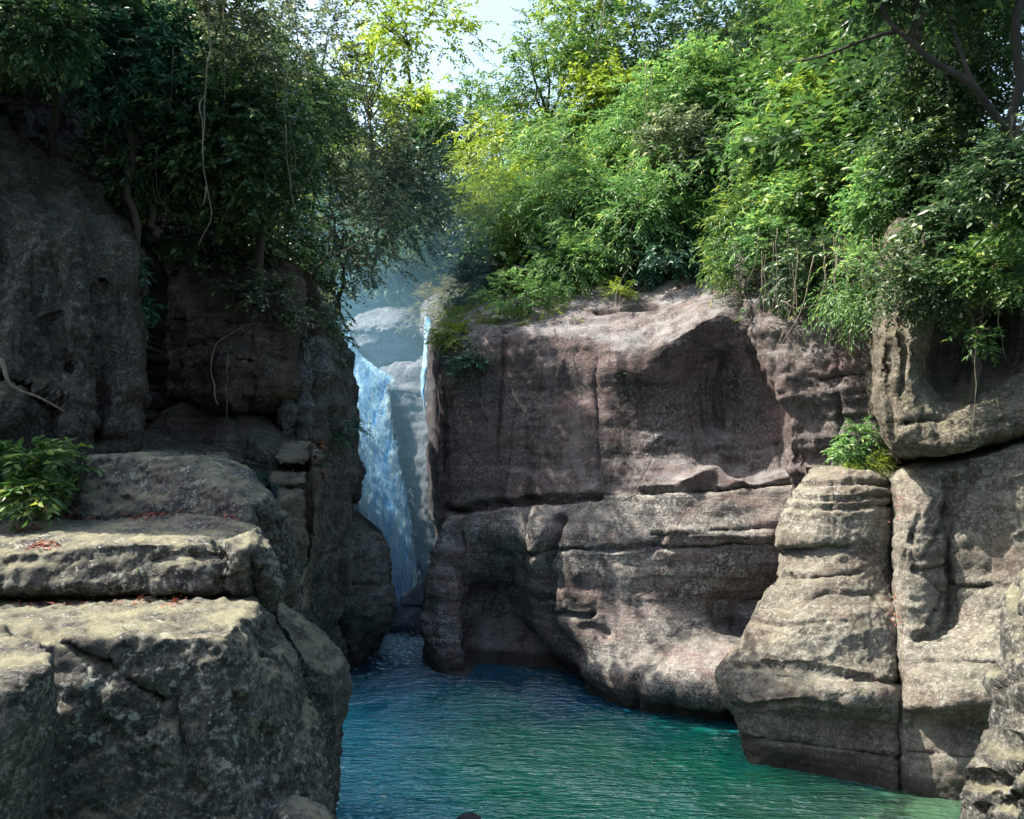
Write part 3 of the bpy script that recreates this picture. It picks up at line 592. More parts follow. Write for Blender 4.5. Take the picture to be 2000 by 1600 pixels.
o = boulder('rock_ledge', [
  [(-160,1003,10.2),(380,1000,10.1),(470,1008,9.6),(515,1030,9.1),(520,1075,8.7),(-160,1092,7.9),(200,1088,7.95),(330,1078,8.0),(425,1070,8.0),(-160,1150,7.8),(200,1150,7.85),(420,1150,7.9),(-160,1175,8.6),(430,1180,8.6),(500,1160,8.9),(300,1060,7.95)],
  [(418,1072,7.95),(440,1052,8.0),(500,1030,8.5),(536,1068,8.3),(549,1110,8.3),(548,1150,8.35),(528,1195,8.5),(490,1170,8.2),(430,1140,7.85),(425,1100,7.85),(480,1070,7.8),(515,1120,8.0),(500,1200,9),(540,1100,9)]],
  M['ledge'], res=.03, smooth=1, cracks=[([(422,1060),(425,1100),(436,1135),(520,1115)],6,.12),([(500,1095),(505,1190)],7,.14),([(430,1138),(500,1125)],6,.1),([(300,1092),(420,1082)],8,.05)], disp=dict(big=.03, mid=.025, fine=.024, strata=.03, seed=63, chip=.028))
tag(o, 'long mossy rock ledge scattered with red leaves, its front face dark', 'rock ledge')

o = boulder('foreground_block', [
  [(-260,1168,8.4),(480,1166,8.4),(500,1180,8.0),(490,1200,7.4),(440,1238,6.55),(300,1243,6.45),(-260,1250,6.3),(455,1330,6.5),(470,1450,6.45),(492,1600,6.4),(505,2250,6.3),(-260,2250,6.2),(-260,1700,6.0),(545,1235,8.1),(600,1340,8.1),(632,1430,8.1),(650,1500,8.1),(672,1600,8.0),(690,1950,8.0),(480,1950,9),(-260,1700,9),(560,1450,7.0),(540,1330,7.1)]],
  M['ledge'], res=.03, smooth=1, cracks=[([(20,1238),(110,1250),(200,1300),(315,1372)],9,.13),([(315,1372),(300,1420),(270,1440)],4,.05),([(340,1350),(350,1420),(385,1560)],6,.06),([(455,1340),(470,1480)],5,.05),([(525,1225),(545,1260)],10,.14)], disp=dict(big=.03, mid=.02, fine=.024, strata=.015, seed=67, chip=.04))
tag(o, 'huge foreground rock block with pale flat top and dark front crossed by a seam', 'rock')

o = boulder('waterside_boulder', [[(540,1150,10.6),(580,1210,10.4),(605,1238,10.2),(652,1256,10.2),(683,1288,10.3),(686,1330,10.4),(676,1400,10.5),(667,1450,10.7),(664,1530,11.0),(655,1640,11.2),(560,1640,9.8),(600,1300,9.4),(650,1320,9.6),(655,1450,9.8),(560,1250,11.6),(640,1300,11.8),(640,1600,11.9),(540,1200,9.6),(560,1800,10)]],
  M['ledge'], res=.04, smooth=5, disp=dict(big=.06, mid=.04, fine=.02, strata=.02, seed=71))
tag(o, 'rounded grey boulder at the water edge behind the foreground block', 'rock')
o = boulder('corner_boulder', [[(-200,1240,6.2),(40,1240,5.9),(85,1255,5.7),(108,1285,5.4),(100,1300,5.1),(60,1335,4.9),(0,1345,4.85),(-200,1340,4.8),(118,1330,5.5),(110,1420,5.6),(75,1520,5.6),(45,1700,5.5),(20,2300,5.5),(-200,2300,4.8),(-60,1600,4.7)]],
  M['ledge'], res=.03, smooth=2, disp=dict(big=.02, mid=.02, fine=.02, strata=.01, seed=73, chip=.04))
tag(o, 'boulder with a pale top in the bottom left corner', 'rock')
o = boulder('low_rock', [[(505,1600,6.9),(530,1560,6.9),(575,1546,6.9),(620,1560,6.9),(660,1590,7.0),(680,1700,7.0),(500,1800,6.6),(560,1600,6.4),(620,1620,6.4),(600,1580,7.7),(700,2000,7.2),(520,2100,7)]],
  M['ledge'], res=.03, smooth=4, disp=dict(big=.03, mid=.03, fine=.015, strata=.01, seed=75))
tag(o, 'low rounded rock at the bottom edge, leaning on the foreground block', 'rock')
o = boulder('wet_stone', [[(890,1600,9.0),(905,1588,9.05),(925,1586,9.1),(942,1596,9.1),(950,1620,9.1),(880,1625,9.0),(915,1615,8.8),(915,1610,9.4),(900,1650,9.1),(935,1650,9.2)]],
  M['dark'], res=.012, smooth=4, disp=dict(big=.0, mid=.01, fine=.004, strata=0, seed=77))
m, t, b = base_mat('wet_stone'); b.inputs['Base Color'].default_value = (.012, .012, .02, 1); b.inputs['Roughness'].default_value = .2
nz = t.noise(t.co(), 30, 4, .6); bp = t.n.new('ShaderNodeBump'); bp.inputs['Strength'].default_value = .6; bp.inputs['Distance'].default_value = .02; t.l.new(nz, bp.inputs['Height']); t.l.new(bp.outputs[0], b.inputs['Normal'])
o.data.materials[0] = m; tag(o, 'small black wet stone breaking the water at the bottom edge', 'rock')

# ------------------------------------------------------------------ the fall
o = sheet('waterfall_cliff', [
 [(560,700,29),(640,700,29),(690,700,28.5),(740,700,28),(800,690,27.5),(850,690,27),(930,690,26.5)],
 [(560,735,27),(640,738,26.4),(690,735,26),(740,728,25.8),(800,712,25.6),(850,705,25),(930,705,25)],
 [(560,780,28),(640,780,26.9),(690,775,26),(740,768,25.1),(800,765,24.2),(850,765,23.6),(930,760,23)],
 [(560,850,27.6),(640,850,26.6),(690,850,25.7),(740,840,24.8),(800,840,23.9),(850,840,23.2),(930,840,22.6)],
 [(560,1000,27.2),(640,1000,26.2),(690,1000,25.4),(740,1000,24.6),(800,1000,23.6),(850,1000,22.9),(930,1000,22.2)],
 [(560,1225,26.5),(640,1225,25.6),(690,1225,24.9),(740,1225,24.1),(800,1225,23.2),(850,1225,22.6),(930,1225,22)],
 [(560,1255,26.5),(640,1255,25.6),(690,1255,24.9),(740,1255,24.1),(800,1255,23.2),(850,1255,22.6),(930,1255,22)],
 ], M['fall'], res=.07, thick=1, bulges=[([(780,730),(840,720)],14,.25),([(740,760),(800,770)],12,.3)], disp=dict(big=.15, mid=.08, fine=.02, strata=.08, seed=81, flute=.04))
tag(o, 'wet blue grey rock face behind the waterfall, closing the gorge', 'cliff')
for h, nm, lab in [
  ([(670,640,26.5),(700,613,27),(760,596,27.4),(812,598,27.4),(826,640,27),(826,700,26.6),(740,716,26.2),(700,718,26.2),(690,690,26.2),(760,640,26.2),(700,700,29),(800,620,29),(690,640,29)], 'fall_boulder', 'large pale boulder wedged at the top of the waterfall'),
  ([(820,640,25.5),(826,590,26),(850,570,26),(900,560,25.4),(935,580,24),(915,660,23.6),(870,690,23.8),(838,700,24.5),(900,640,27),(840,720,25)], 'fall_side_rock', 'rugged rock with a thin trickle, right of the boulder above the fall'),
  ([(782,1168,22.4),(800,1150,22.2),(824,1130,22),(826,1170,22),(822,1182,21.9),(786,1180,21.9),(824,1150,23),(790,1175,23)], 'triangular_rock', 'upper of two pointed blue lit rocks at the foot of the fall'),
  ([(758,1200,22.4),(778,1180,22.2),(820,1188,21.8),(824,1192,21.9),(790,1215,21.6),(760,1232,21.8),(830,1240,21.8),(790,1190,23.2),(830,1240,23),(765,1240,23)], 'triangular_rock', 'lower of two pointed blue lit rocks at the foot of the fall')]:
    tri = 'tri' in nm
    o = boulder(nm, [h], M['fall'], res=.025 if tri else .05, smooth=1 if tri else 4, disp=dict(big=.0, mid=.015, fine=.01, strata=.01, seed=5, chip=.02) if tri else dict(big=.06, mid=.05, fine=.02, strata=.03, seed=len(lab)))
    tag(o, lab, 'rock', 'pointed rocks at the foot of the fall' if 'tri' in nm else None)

def fall_mat(name, dens):
    m, t, b = base_mat(name)
    s1 = t.noise(t.co(scale=(8, 3, .7)), 1, 6, .65, .5); s2 = t.noise(t.co(scale=(26, 8, 3.5)), 1, 5, .75, .3)
    s = t.math('ADD', t.math('MULTIPLY', s1, .65), t.math('MULTIPLY', s2, .35))
    col = t.mix(t.ramp(s, .40, .58), (.0, .40, 1.), (.72, .94, 1.)); t.l.new(col, b.inputs['Base Color']); b.inputs['Roughness'].default_value = .35
    at = t.n.new('ShaderNodeAttribute'); at.attribute_name = 'edge'
    a = t.ramp(t.math('SUBTRACT', t.math('ADD', s, at.outputs['Fac']), 1-dens), .40, .56)
    tr = t.n.new('ShaderNodeBsdfTransparent'); mx = t.n.new('ShaderNodeMixShader'); t.l.new(a, mx.inputs[0]); t.l.new(tr.outputs[0], mx.inputs[1]); t.l.new(b.outputs[0], mx.inputs[2])
    bp = t.n.new('ShaderNodeBump'); bp.inputs['Strength'].default_value = 1; bp.inputs['Distance'].default_value = .2; t.l.new(s, bp.inputs['Height']); t.l.new(bp.outputs[0], b.inputs['Normal'])
    t.l.new(mx.outputs[0], t.n['Material Output'].inputs[0]); return m
def stream(name, prof, mat, parent, seed, off=0, nu=26):
    A = np.array(prof, float); A = cr(A[:, None, :], int(len(prof)*14))[:, 0]
    u = np.linspace(-1, 1, nu); V = []; E = []
    for (cx_, y, w_, d) in A:
        for k in u: V.append(P(cx_+k*w_/2, y, d-.25*(1-k*k)-off-.32*k*min(1, w_/60))); E.append(1-abs(k)**2.2)
    V = np.array(V); V[:, 1] += .12*fbm(V*[2.2, 1, .8]+seed, 3); V[:, 0] += .05*fbm(V*[1, 1, 1.5]+seed+5, 3)
    n = len(A); idx = np.arange(n*nu).reshape(n, nu); q = np.stack([idx[:-1, :-1], idx[1:, :-1], idx[1:, 1:], idx[:-1, 1:]], -1).reshape(-1, 4)
    o = finish(name, V, [tuple(x) for x in q.tolist()], mat, parent=parent)
    at = o.data.attributes.new('edge', 'FLOAT', 'POINT'); at.data.foreach_set('value', np.array(E, np.float32)*.55); return o
wf = empty('waterfall', (0, 0, 0)); tag(wf, 'blue white waterfall dropping through the gap in the rocks', 'waterfall')
WPROF = prof = [(676,632,8,26.9),(680,660,14,26.3),(690,690,26,25.9),(706,715,52,25.4),(722,738,92,25.0),(718,765,80,24.8),(726,800,76,24.5),(732,860,80,24.2),(742,920,88,23.95),(750,980,98,23.7),(757,1040,98,23.5),(765,1100,92,23.3),(770,1180,84,23.1),(772,1232,96,22.9)]
stream('main_stream', prof, fall_mat('falling_water', .93), wf, 3)
stream('spray_sheet', [(a+3, b, c*1.25, d) for a, b, c, d in prof[4:]], fall_mat('falling_spray', .66), wf, 9, .25)
stream('side_trickle', [(836,618,10,25.6),(836,650,20,25.0),(834,680,16,24.7),(830,706,14,24.6),(828,725,14,24.0),(827,760,9,23.7),(828,800,3,23.4)], fall_mat('trickle_water', .80), wf, 14, .3, 12)

# ------------------------------------------------------------------ foliage
rng = np.random.RandomState(11)
def unit(a): return a/(np.linalg.norm(a, axis=-1, keepdims=True)+1e-9)
def leaves(name, pos, d, nrm, L, W, tint, mat, parent=None):
    """one mesh of folded leaf blades: base, two shoulders, tip"""
    n = len(pos); L = L.reshape(-1, 1); W = W.reshape(-1, 1)
    s = unit(np.cross(d, nrm)); up = np.cross(s, d)
    v = np.empty((n, 4, 3), np.float32)
    v[:, 0] = pos; v[:, 1] = pos+d*L*.42+s*W*.5+up*W*.18; v[:, 2] = pos+d*L-up*L*.12; v[:, 3] = pos+d*L*.42-s*W*.5+up*W*.18
    me = bpy.data.meshes.new(name); me.vertices.add(4*n); me.vertices.foreach_set('co', v.ravel())
    me.loops.add(6*n); me.polygons.add(2*n)
    b = np.arange(n)[:, None]*4
    me.loops.foreach_set('vertex_index', (b+np.array([[0, 1, 2, 0, 2, 3]])).ravel().astype(np.int32))
    me.polygons.foreach_set('loop_start', np.arange(0, 6*n, 3, dtype=np.int32)); me.polygons.foreach_set('loop_total', np.full(2*n, 3, np.int32))
    at = me.attributes.new('tint', 'FLOAT', 'POINT'); at.data.foreach_set('value', np.repeat(np.clip(tint, 0, 1), 4).astype(np.float32))
    me.materials.append(mat); me.update(); me.validate()
    if isinstance(name, str) and parent is None:
        o = bpy.data.objects.new(name, me); C.objects.link(o); return o
    o = bpy.data.objects.new(name, me); C.objects.link(o); o.parent = parent; return o

KIND = {  # twig length, leaves per twig, leaf length, width, droop, spread
 'broad': (.55, 12, .15, .075, .35, .9), 'fine': (.45, 16, .085, .045, .25, .9), 'bamboo': (.65, 13, .17, .036, .6, .65),
 'big': (.45, 8, .24, .10, .5, .8), 'grass': (.5, 9, .30, .014, .5, .35)}
def crown_data(rx, ry, rz, n, kind, r, sizef=1., hollow=.35, lump=1.):
    tl, per, L, W, droop, spread = KIND[kind]
    tl, L, W = tl*sizef, L*sizef, W*sizef
    nt_ = max(4, n//per); nc = max(4, int(nt_/14))
    # clump centres, pulled towards the outside with a ragged radius
    c = unit(r.normal(size=(nc, 3))); rad = hollow+(1-hollow)*r.rand(nc)**.6; rad *= 1+.25*lump*noise(c*1.9+r.rand()*50)
    c = c*rad[:, None]*np.array([rx, ry, rz])*.88
    ct = r.rand(nc)
    k = r.randint(nc, size=nt_); R = min(rx, rz)*.42
    o = c[k]+r.normal(size=(nt_, 3))*R*np.array([.62, .62, .40])
    td = unit(unit(o/np.array([rx, ry, rz]))*.9+r.normal(size=(nt_, 3))*.55+np.array([0, 0, .15]))
    tt = np.repeat(np.arange(nt_), per); u = np.tile((np.arange(per)+.5)/per, nt_)+r.rand(nt_*per)*.04
    ln = tl*(.6+.7*r.rand(nt_))[tt]
    pos = o[tt]+td[tt]*(u*ln)[:, None]; pos[:, 2] -= droop*tl*u**2*.8
    sd_ = unit(np.cross(td, np.array([0, 0, 1.])))[tt]*np.where(np.arange(len(tt)) % 2, 1, -1)[:, None]
    m = len(tt)
    d = unit(td[tt]*(1-spread*.4)+sd_*spread+r.normal(size=(m, 3))*.28-np.array([0, 0, 1.])*droop*(.3+.6*u)[:, None])
    nrm = unit(np.array([0, 0, 1.])+r.normal(size=(m, 3))*.45+td[tt]*.3)
    tint = .12+.36*ct[k][tt]+.62*(r.rand(m)**4)+.2*(u-.5)+.12*c[k][tt, 2]/rz
    return pos, d, nrm, L*(.65+.6*r.rand(m)), W*(.7+.5*r.rand(m)), tint, c

def tube(bmv, bmf, pts, radii, sides=6):
    pts = np.array(pts, float); n = len(pts); base = len(bmv)
    tg = unit(np.gradient(pts, axis=0)); ref = np.array([.3, .9, .2])
    for i in range(n):
        a = unit(np.cross(tg[i], ref)); b_ = np.cross(tg[i], a)
        for k in range(sides):
            t_ = 2*math.pi*k/sides; bmv.append(pts[i]+radii[i]*(math.cos(t_)*a+math.sin(t_)*b_))
    for i in range(n-1):
        for k in range(sides):
            a0 = base+i*sides+k; a1 = base+i*sides+(k+1) % sides; bmf.append((a0, a1, a1+sides, a0+sides))
    bmf.append(tuple(base+(n-1)*sides+k for k in range(sides))); bmf.append(tuple(base+k for k in range(sides))[::-1])
def wander(a, b, n, amp, r):
    a, b = np.array(a, float), np.array(b, float); t_ = np.linspace(0, 1, n)[:, None]
    q = a+(b-a)*t_; w_ = np.cumsum(r.normal(size=(n, 3)), 0); w_ -= w_[:1]+(w_[-1:]-w_[:1])*t_
    return q+w_*amp

def tree(name, label, cat, px, py, D, rpx, rpy, n, kind, mat, group, trunk=2.5, lean=(0, 0), rd=None, sizef=1., thick=.07, hollow=.35, bark='bark', limbs=7):
    r = np.random.RandomState((int(px*7+py*13+D*31)) % 99991)
    c = np.array(P(px, py, D)); rx, rz = rpx/F*D, rpy/F*D; ry = rd or (rx+rz)/2
    base = c+np.array([lean[0], lean[1], -rz-trunk+rz*.6])
    root = empty(name, tuple(base)); tag(root, label, cat, group)
    pos, d, nrm, L, W, tint, cc = crown_data(rx, ry, rz, n, kind, r, sizef, hollow)
    pos = pos+(c-base)
    leaves('crown', pos, d, nrm, L, W, tint, M[mat], root)
    V, Fc = [], []
    fork = (c-base)*.62
    tr = wander((0, 0, 0), fork, 9, .05*thick/.07, r); tube(V, Fc, tr, np.linspace(thick, thick*.65, 9), 8)
    ks = r.permutation(len(cc))[:limbs]
    for k in ks:
        e = cc[k]*.95+(c-base); mid = wander(fork, e, 7, .07, r); mid[1:-1, 2] += .12*rz
        tube(V, Fc, mid, np.linspace(thick*.5, .008, 7), 5)
    finish('trunk', np.array(V), Fc, M[bark], parent=root)
    return root

TREES = [
 # name, label, cat, px, py, D, rpx, rpy, n, kind, mat, group, kw
 ('forest_tree','yellow green tree leaning out at the right rim of the sky gap','tree',1145,60,29,120,110,8000,'fine','lf_yellow',0,dict(sizef=1.5)),
 ('forest_tree','green tree with a visible forked trunk just right of the sky gap','tree',1075,190,27,130,110,8000,'fine','lf_mid',0,dict(sizef=1.5,thick=.12,limbs=12)),
 ('forest_tree','tall mid green tree at the top edge, left of the hanging bare lianas','tree',1245,90,27,170,150,9000,'broad','lf_mid',0,dict(sizef=1.2)),
 ('forest_tree','tall dark tree at the top edge above the bamboo thickets','tree',1430,80,25,180,150,9000,'broad','lf_dark',0,dict(sizef=1.2)),
 ('forest_tree','green tree with yellow patches beneath the dark arching limb','tree',1640,120,20,170,150,12000,'broad','lf_mid',0,dict(sizef=.8)),
 ('forest_tree','dark leafy tree filling the top right corner','tree',1880,60,13,170,150,13000,'broad','lf_dark',0,dict(thick=.06,sizef=.7)),
 ('forest_tree','bright yellow tree at the lower tip of the sky gap','tree',815,245,33,75,55,4500,'broad','lf_yellow',0,dict(sizef=1.3)),
 ('forest_tree','thin crowned tree silhouetted across the sky gap','tree',800,50,22,130,95,3300,'broad','lf_yellow',0,dict(hollow=.3,trunk=1,limbs=6,thick=.04,sizef=.95)),
 ('forest_tree','loose yellowish tree between the sky gap and the dark left canopy','tree',722,150,24,60,130,1900,'broad','lf_yellow',0,dict(hollow=.5,limbs=10)),
 ('forest_tree','small dark bush topped tree right below the sky','tree',920,235,31,70,70,4500,'broad','lf_mid',0,{}),
 ('forest_tree','shaded blue green tree deep in the middle of the valley','tree',870,330,33,110,90,7000,'broad','lf_blue',0,dict(sizef=1.2)),
 ('forest_tree','dark tree low in the valley behind the yellow edged bamboo','tree',900,430,29,90,90,6500,'broad','lf_dark',0,dict(sizef=1.1)),
 ('forest_tree','hazy green tree above the boulder at the top of the fall','tree',780,490,29,110,80,6500,'broad','lf_mid',0,{}),
 ('forest_tree','dense grey green tree hanging over the waterfall from the left','tree',660,440,20,120,130,9000,'fine','lf_grey',0,dict(sizef=1.25,trunk=1.5)),
 ('forest_tree','grey green tree right of the vertical blue trunk, above the gap','tree',735,340,23,100,110,7500,'fine','lf_grey',0,dict(sizef=1.4)),
 ('forest_tree','olive tree with sun flecked edge, left of the sky gap','tree',610,120,21,95,150,8000,'fine','lf_grey',0,dict(sizef=1.3,trunk=6)),
 ('forest_tree','dark tree beside the small white window of sky at left','tree',560,220,19,110,150,8000,'broad','lf_dark',0,dict(sizef=.85,trunk=6)),
 ('forest_tree','fine leaved tree at the top edge behind the long pale lianas','tree',420,70,13.4,140,120,9500,'fine','lf_grey',0,dict(sizef=1.1,trunk=1,thick=.035)),
 ('forest_tree','dark blue green tree in the top left corner','tree',110,40,12.5,170,90,9000,'broad','lf_dark',0,dict(trunk=2,sizef=.75)),
 ('forest_tree','large leaved tree at the top, right of the black overhang','tree',260,120,12.5,120,120,7000,'big','lf_blue',0,dict(trunk=3,sizef=.55)),
 ('forest_tree','dark hanging bough left of the pale lianas','tree',300,290,13,100,110,7000,'big','lf_dark',0,dict(trunk=1,sizef=.5)),
 ('forest_tree','shaggy dark tree right of the pale lianas','tree',480,290,13.4,120,120,9500,'broad','lf_dark',0,dict(trunk=.5,thick=.03,rd=1.3,sizef=.85)),
 ('forest_tree','dark tree hanging down over the recess at left','tree',370,430,14.6,120,100,6500,'broad','lf_dark',0,dict(trunk=.3,thick=.035,sizef=.8)),
 ('forest_tree','dark silvery tree draped over the top of the left cliff','tree',520,480,16,90,100,6500,'broad','lf_dark',0,dict(trunk=.3,thick=.035,sizef=.75)),
 # right hand slope
 ('bamboo','yellow green bamboo on the left edge of the thicket','bamboo',1000,290,27,95,70,6500,'bamboo','lf_yellow',1,dict(sizef=1.2)),
 ('bamboo','bamboo with yellow tips, uppermost row below the forked tree','bamboo',1130,290,25,120,80,7500,'bamboo','lf_bright',1,dict(sizef=1.2)),
 ('bamboo','arching bamboo in the middle of the slope under the lianas','bamboo',1290,260,23,130,90,8500,'bamboo','lf_bright',1,dict(sizef=1.15)),
 ('bamboo','darker bamboo high on the slope left of the yellow patched tree','bamboo',1440,230,22,110,90,7500,'bamboo','lf_mid',1,dict(sizef=1.15)),
 ('bamboo','drooping bamboo whose yellow edge hangs over the valley','bamboo',985,410,24,85,80,7000,'bamboo','lf_yellow',1,{}),
 ('bamboo','fresh green bamboo above the grassy cliff brim','bamboo',1110,410,22,110,80,8500,'bamboo','lf_bright',1,{}),
 ('bamboo','brightest green bamboo left of the dark hollow','bamboo',1235,430,20.5,90,85,9000,'bamboo','lf_bright',1,{}),
 ('bamboo','wide green bamboo directly above the dark hollow','bamboo',1380,350,20.5,120,75,9000,'bamboo','lf_bright',1,{}),
 ('bamboo','large bamboo right of the dark hollow','bamboo',1490,430,18.5,100,85,8500,'bamboo','lf_mid',1,{}),
 ('bamboo','bamboo sunlit on its crest, centre right of the slope','bamboo',1540,270,19.5,110,90,8500,'bamboo','lf_bright',1,{}),
 ('forest_tree','broad leaved tree behind the vertical dark trunk at right','tree',1740,250,17,120,110,11000,'broad','lf_mid',0,dict(sizef=.75)),
 ('forest_tree','leafy tree right of the large bamboo, above the root tangle','tree',1630,400,16.5,100,100,10000,'broad','lf_mid',0,dict(sizef=.75)),
 ('forest_tree','shaded tree between the dark trunk and the right edge','tree',1860,280,13.5,120,110,10000,'broad','lf_dark',0,dict(sizef=.7)),
 ('forest_tree','bright leafed tree beneath the dark limb, above the tan overhang','tree',1760,390,14.5,90,80,8500,'broad','lf_bright',0,dict(sizef=.7)),
 ('forest_tree','dark tree above the right edge of the tan overhang','tree',1890,440,12.6,90,80,4500,'broad','lf_dark',0,dict(sizef=.9)),
 ('hanging_bush','light green bush hanging between the dark hollow and the tan overhang','bush',1690,545,14.2,65,85,3800,'bamboo','lf_bright',0,dict(sizef=.7,trunk=-1.,thick=.03)),
 ('hanging_bush','small dark bush hanging over the grey buttress','bush',1560,520,15.6,70,50,2800,'broad','lf_dark',0,dict(sizef=.8,trunk=-.7,thick=.03)),
 ('hanging_bush','bush of pale leaves hanging in front of the dark recess at right','bush',1915,650,11.6,26,55,260,'big','lf_mid',0,dict(sizef=.45,trunk=-.6,thick=.015)),
 ('hanging_bush','leafy bough entering at the right edge above the recess','bush',1985,400,10.5,30,90,800,'big','lf_mid',0,dict(sizef=.55,trunk=-.8,thick=.015)),
 ('forest_tree','unseen dark crown added above the top right corner to shade it','tree',1800,-130,11.2,190,130,6500,'broad','lf_dark',0,dict(trunk=1)),  # above the frame; added to shade the trunk and the recess
 ('forest_tree','unseen great crown added high above the ledges at left to shade the pool','tree',230,-330,10.4,330,170,9000,'broad','lf_dark',0,dict(rd=2.2,trunk=-2.5)),  # out of view; added to keep the sun off the pool
 ('forest_tree','small round crowned tree between the left bamboos and the sky','tree',1190,200,25,70,60,3500,'broad','lf_yellow',0,dict(sizef=1.1)),
 ('forest_tree','broad leaved tree pushing out between the bamboos in mid slope','tree',1180,345,22,80,55,4500,'broad','lf_mid',0,dict(sizef=1.0)),
 ('forest_tree','leafy tree between the bamboo and the yellow patched tree','tree',1360,170,22,90,70,4500,'broad','lf_bright',0,dict(sizef=.9)),
 ('forest_tree','dull green tree at the left side of the dark hollow','tree',1330,290,20.5,70,50,3500,'broad','lf_grey',0,dict(sizef=1.0)),
 ('forest_tree','small bright tree above the large bamboo','tree',1590,200,18.5,80,55,4000,'broad','lf_yellow',0,dict(sizef=.8)),
 ('forest_tree','low leafy tree at the foot of the large bamboo','tree',1560,400,17,60,60,3500,'broad','lf_bright',0,dict(sizef=.8)),
 ('forest_tree','yellow leaved tree low behind the dark trunk','tree',1845,340,14.4,60,50,2200,'broad','lf_yellow',0,dict(sizef=.8)),
 ('forest_tree','dark leafy growth spilling over the black rock roof','tree',50,45,9.9,120,60,6500,'broad','lf_dark',0,dict(sizef=.55,trunk=-1,thick=.03)),
 ('hanging_bush','drooping green bush over the sunlit lip, left of the root tangle','bush',1500,470,16.6,60,50,3500,'broad','lf_bright',0,dict(sizef=.65,trunk=-.7,thick=.03)),
 ('forest_tree','small dense tree added above the bluish vertical trunk to shade the pool','tree',508,215,14.7,75,75,5500,'broad','lf_dark',0,dict(sizef=.8,trunk=.3,thick=.03)),  # added to shade the remaining lit patch of water
 ('forest_tree','fine leaved tree arching over the head of the fall','tree',800,375,22.5,80,85,5500,'fine','lf_grey',0,dict(sizef=1.3,trunk=.5,thick=.03)),
 ('hanging_bush','dark bush hanging over the top of the tan overhang','bush',1805,545,12.1,75,65,4500,'broad','lf_dark',0,dict(sizef=.55,trunk=-.8,thick=.03)),
 ('hanging_bush','green bush hanging in the shade at the right edge, above the recess','bush',1945,530,11.3,55,65,3500,'broad','lf_mid',0,dict(sizef=.5,trunk=-.8,thick=.03)),
 ('forest_tree','dark leaves in front of the leaning trunk at the right edge','tree',1975,310,10.3,50,70,3500,'broad','lf_dark',0,dict(sizef=.6,trunk=-.8,thick=.02)),
 # brim of the cliff
 ('cliff_bush','light green bush on the brim of the purple wall','bush',1010,580,19.6,85,45,3500,'broad','lf_bright',2,dict(sizef=.55,trunk=.2,thick=.03)),
 ('cliff_bush','taller green bush behind the brim, next to the flat ledges','bush',1110,520,20.5,80,50,5000,'bamboo','lf_bright',2,dict(sizef=.85,trunk=.2,thick=.03)),
 ('cliff_bush','mixed tuft on the left corner of the purple wall','bush',888,660,19.6,36,38,2000,'broad','lf_yellow',2,dict(sizef=.6,trunk=.2,thick=.02)),
 ('cliff_bush','dark trailing bush on the wall below the corner tuft','bush',915,700,18.9,26,26,900,'broad','lf_blue',2,dict(sizef=.6,trunk=.2,thick=.02)),
 ('cliff_bush','olive bush against the rugged rock above the fall','bush',935,560,22.5,60,40,3000,'broad','lf_grey',2,dict(sizef=.8,trunk=.2,thick=.02)),
 ('cliff_bush','dark green bush above the flat ledges','bush',1300,500,20,110,40,5000,'broad','lf_blue',2,dict(sizef=.9,trunk=.2,thick=.03)),
 ('cliff_bush','small olive bush on the flat ledges under the bamboo','bush',1215,575,19.4,30,14,700,'bamboo','lf_yellow',2,dict(sizef=.6,trunk=.1,thick=.015)),
 ('cliff_bush','shrub hanging at the sunlit lip right of the ledges','bush',1450,500,17.5,60,40,2800,'bamboo','lf_mid',2,dict(sizef=.8,trunk=.1,thick=.015)),
 ('pillar_shrub','light green shrub rooted behind the top of the sandstone pillar','shrub',1665,865,14.6,40,42,1500,'big','lf_bright',0,dict(sizef=.42,trunk=.25,thick=.015)),
 ('pillar_shrub','low yellowish shrub on the right corner of the pillar top','shrub',1700,905,14.3,35,14,800,'grass','lf_yellow',0,dict(sizef=.5,trunk=.1,thick=.01)),
 ('ledge_shrub','large leaved glossy shrub growing on the ledge at the left edge','shrub',62,905,9.6,92,55,1300,'big','lf_mid',0,dict(sizef=.62,trunk=.25,thick=.015,rd=.5)),
 ('ledge_shrub','lower leafy part of the shrubbery against the rock block','shrub',60,965,9.2,60,32,600,'big','lf_mid',0,dict(sizef=.5,trunk=.1,thick=.01,rd=.3)),
 ('crack_seedling','small dark green seedling on the foreground block','plant',305,1130,8.0,20,12,60,'big','lf_mid',0,dict(sizef=.35,trunk=.05,thick=.004,limbs=3)),
 ('crack_seedling','green seedling at the left edge of the ledge','plant',2,1120,8.0,12,14,60,'big','lf_bright',0,dict(sizef=.3,trunk=.05,thick=.004,limbs=3)),
 ('wall_plant','ferny plant hanging on the hump of the left gorge cliff','plant',655,835,15.8,34,26,900,'broad','lf_blue',0,dict(sizef=.5,trunk=.1,thick=.01)),
 ('wall_plant','pale leaved creeper hanging below the left canopy above the recess','plant',500,590,14.3,60,50,1500,'broad','lf_grey',0,dict(sizef=.7,trunk=.1,thick=.01)),
 ('wall_plant','row of leaves hanging along the right edge of the tall rock','plant',275,560,12.2,14,100,600,'big','lf_blue',0,dict(sizef=.5,trunk=.1,thick=.01)),
]
GR = {0: None, 1: 'bamboo thickets on the right slope', 2: 'bushes along the brim of the right wall'}
for (nm, lab, cat, px, py, D, rx, ry, n, kind, mat, g, kw) in TREES:
    tree(nm, lab, cat, px, py, D, rx, ry, n, kind, mat, GR[g], **kw)

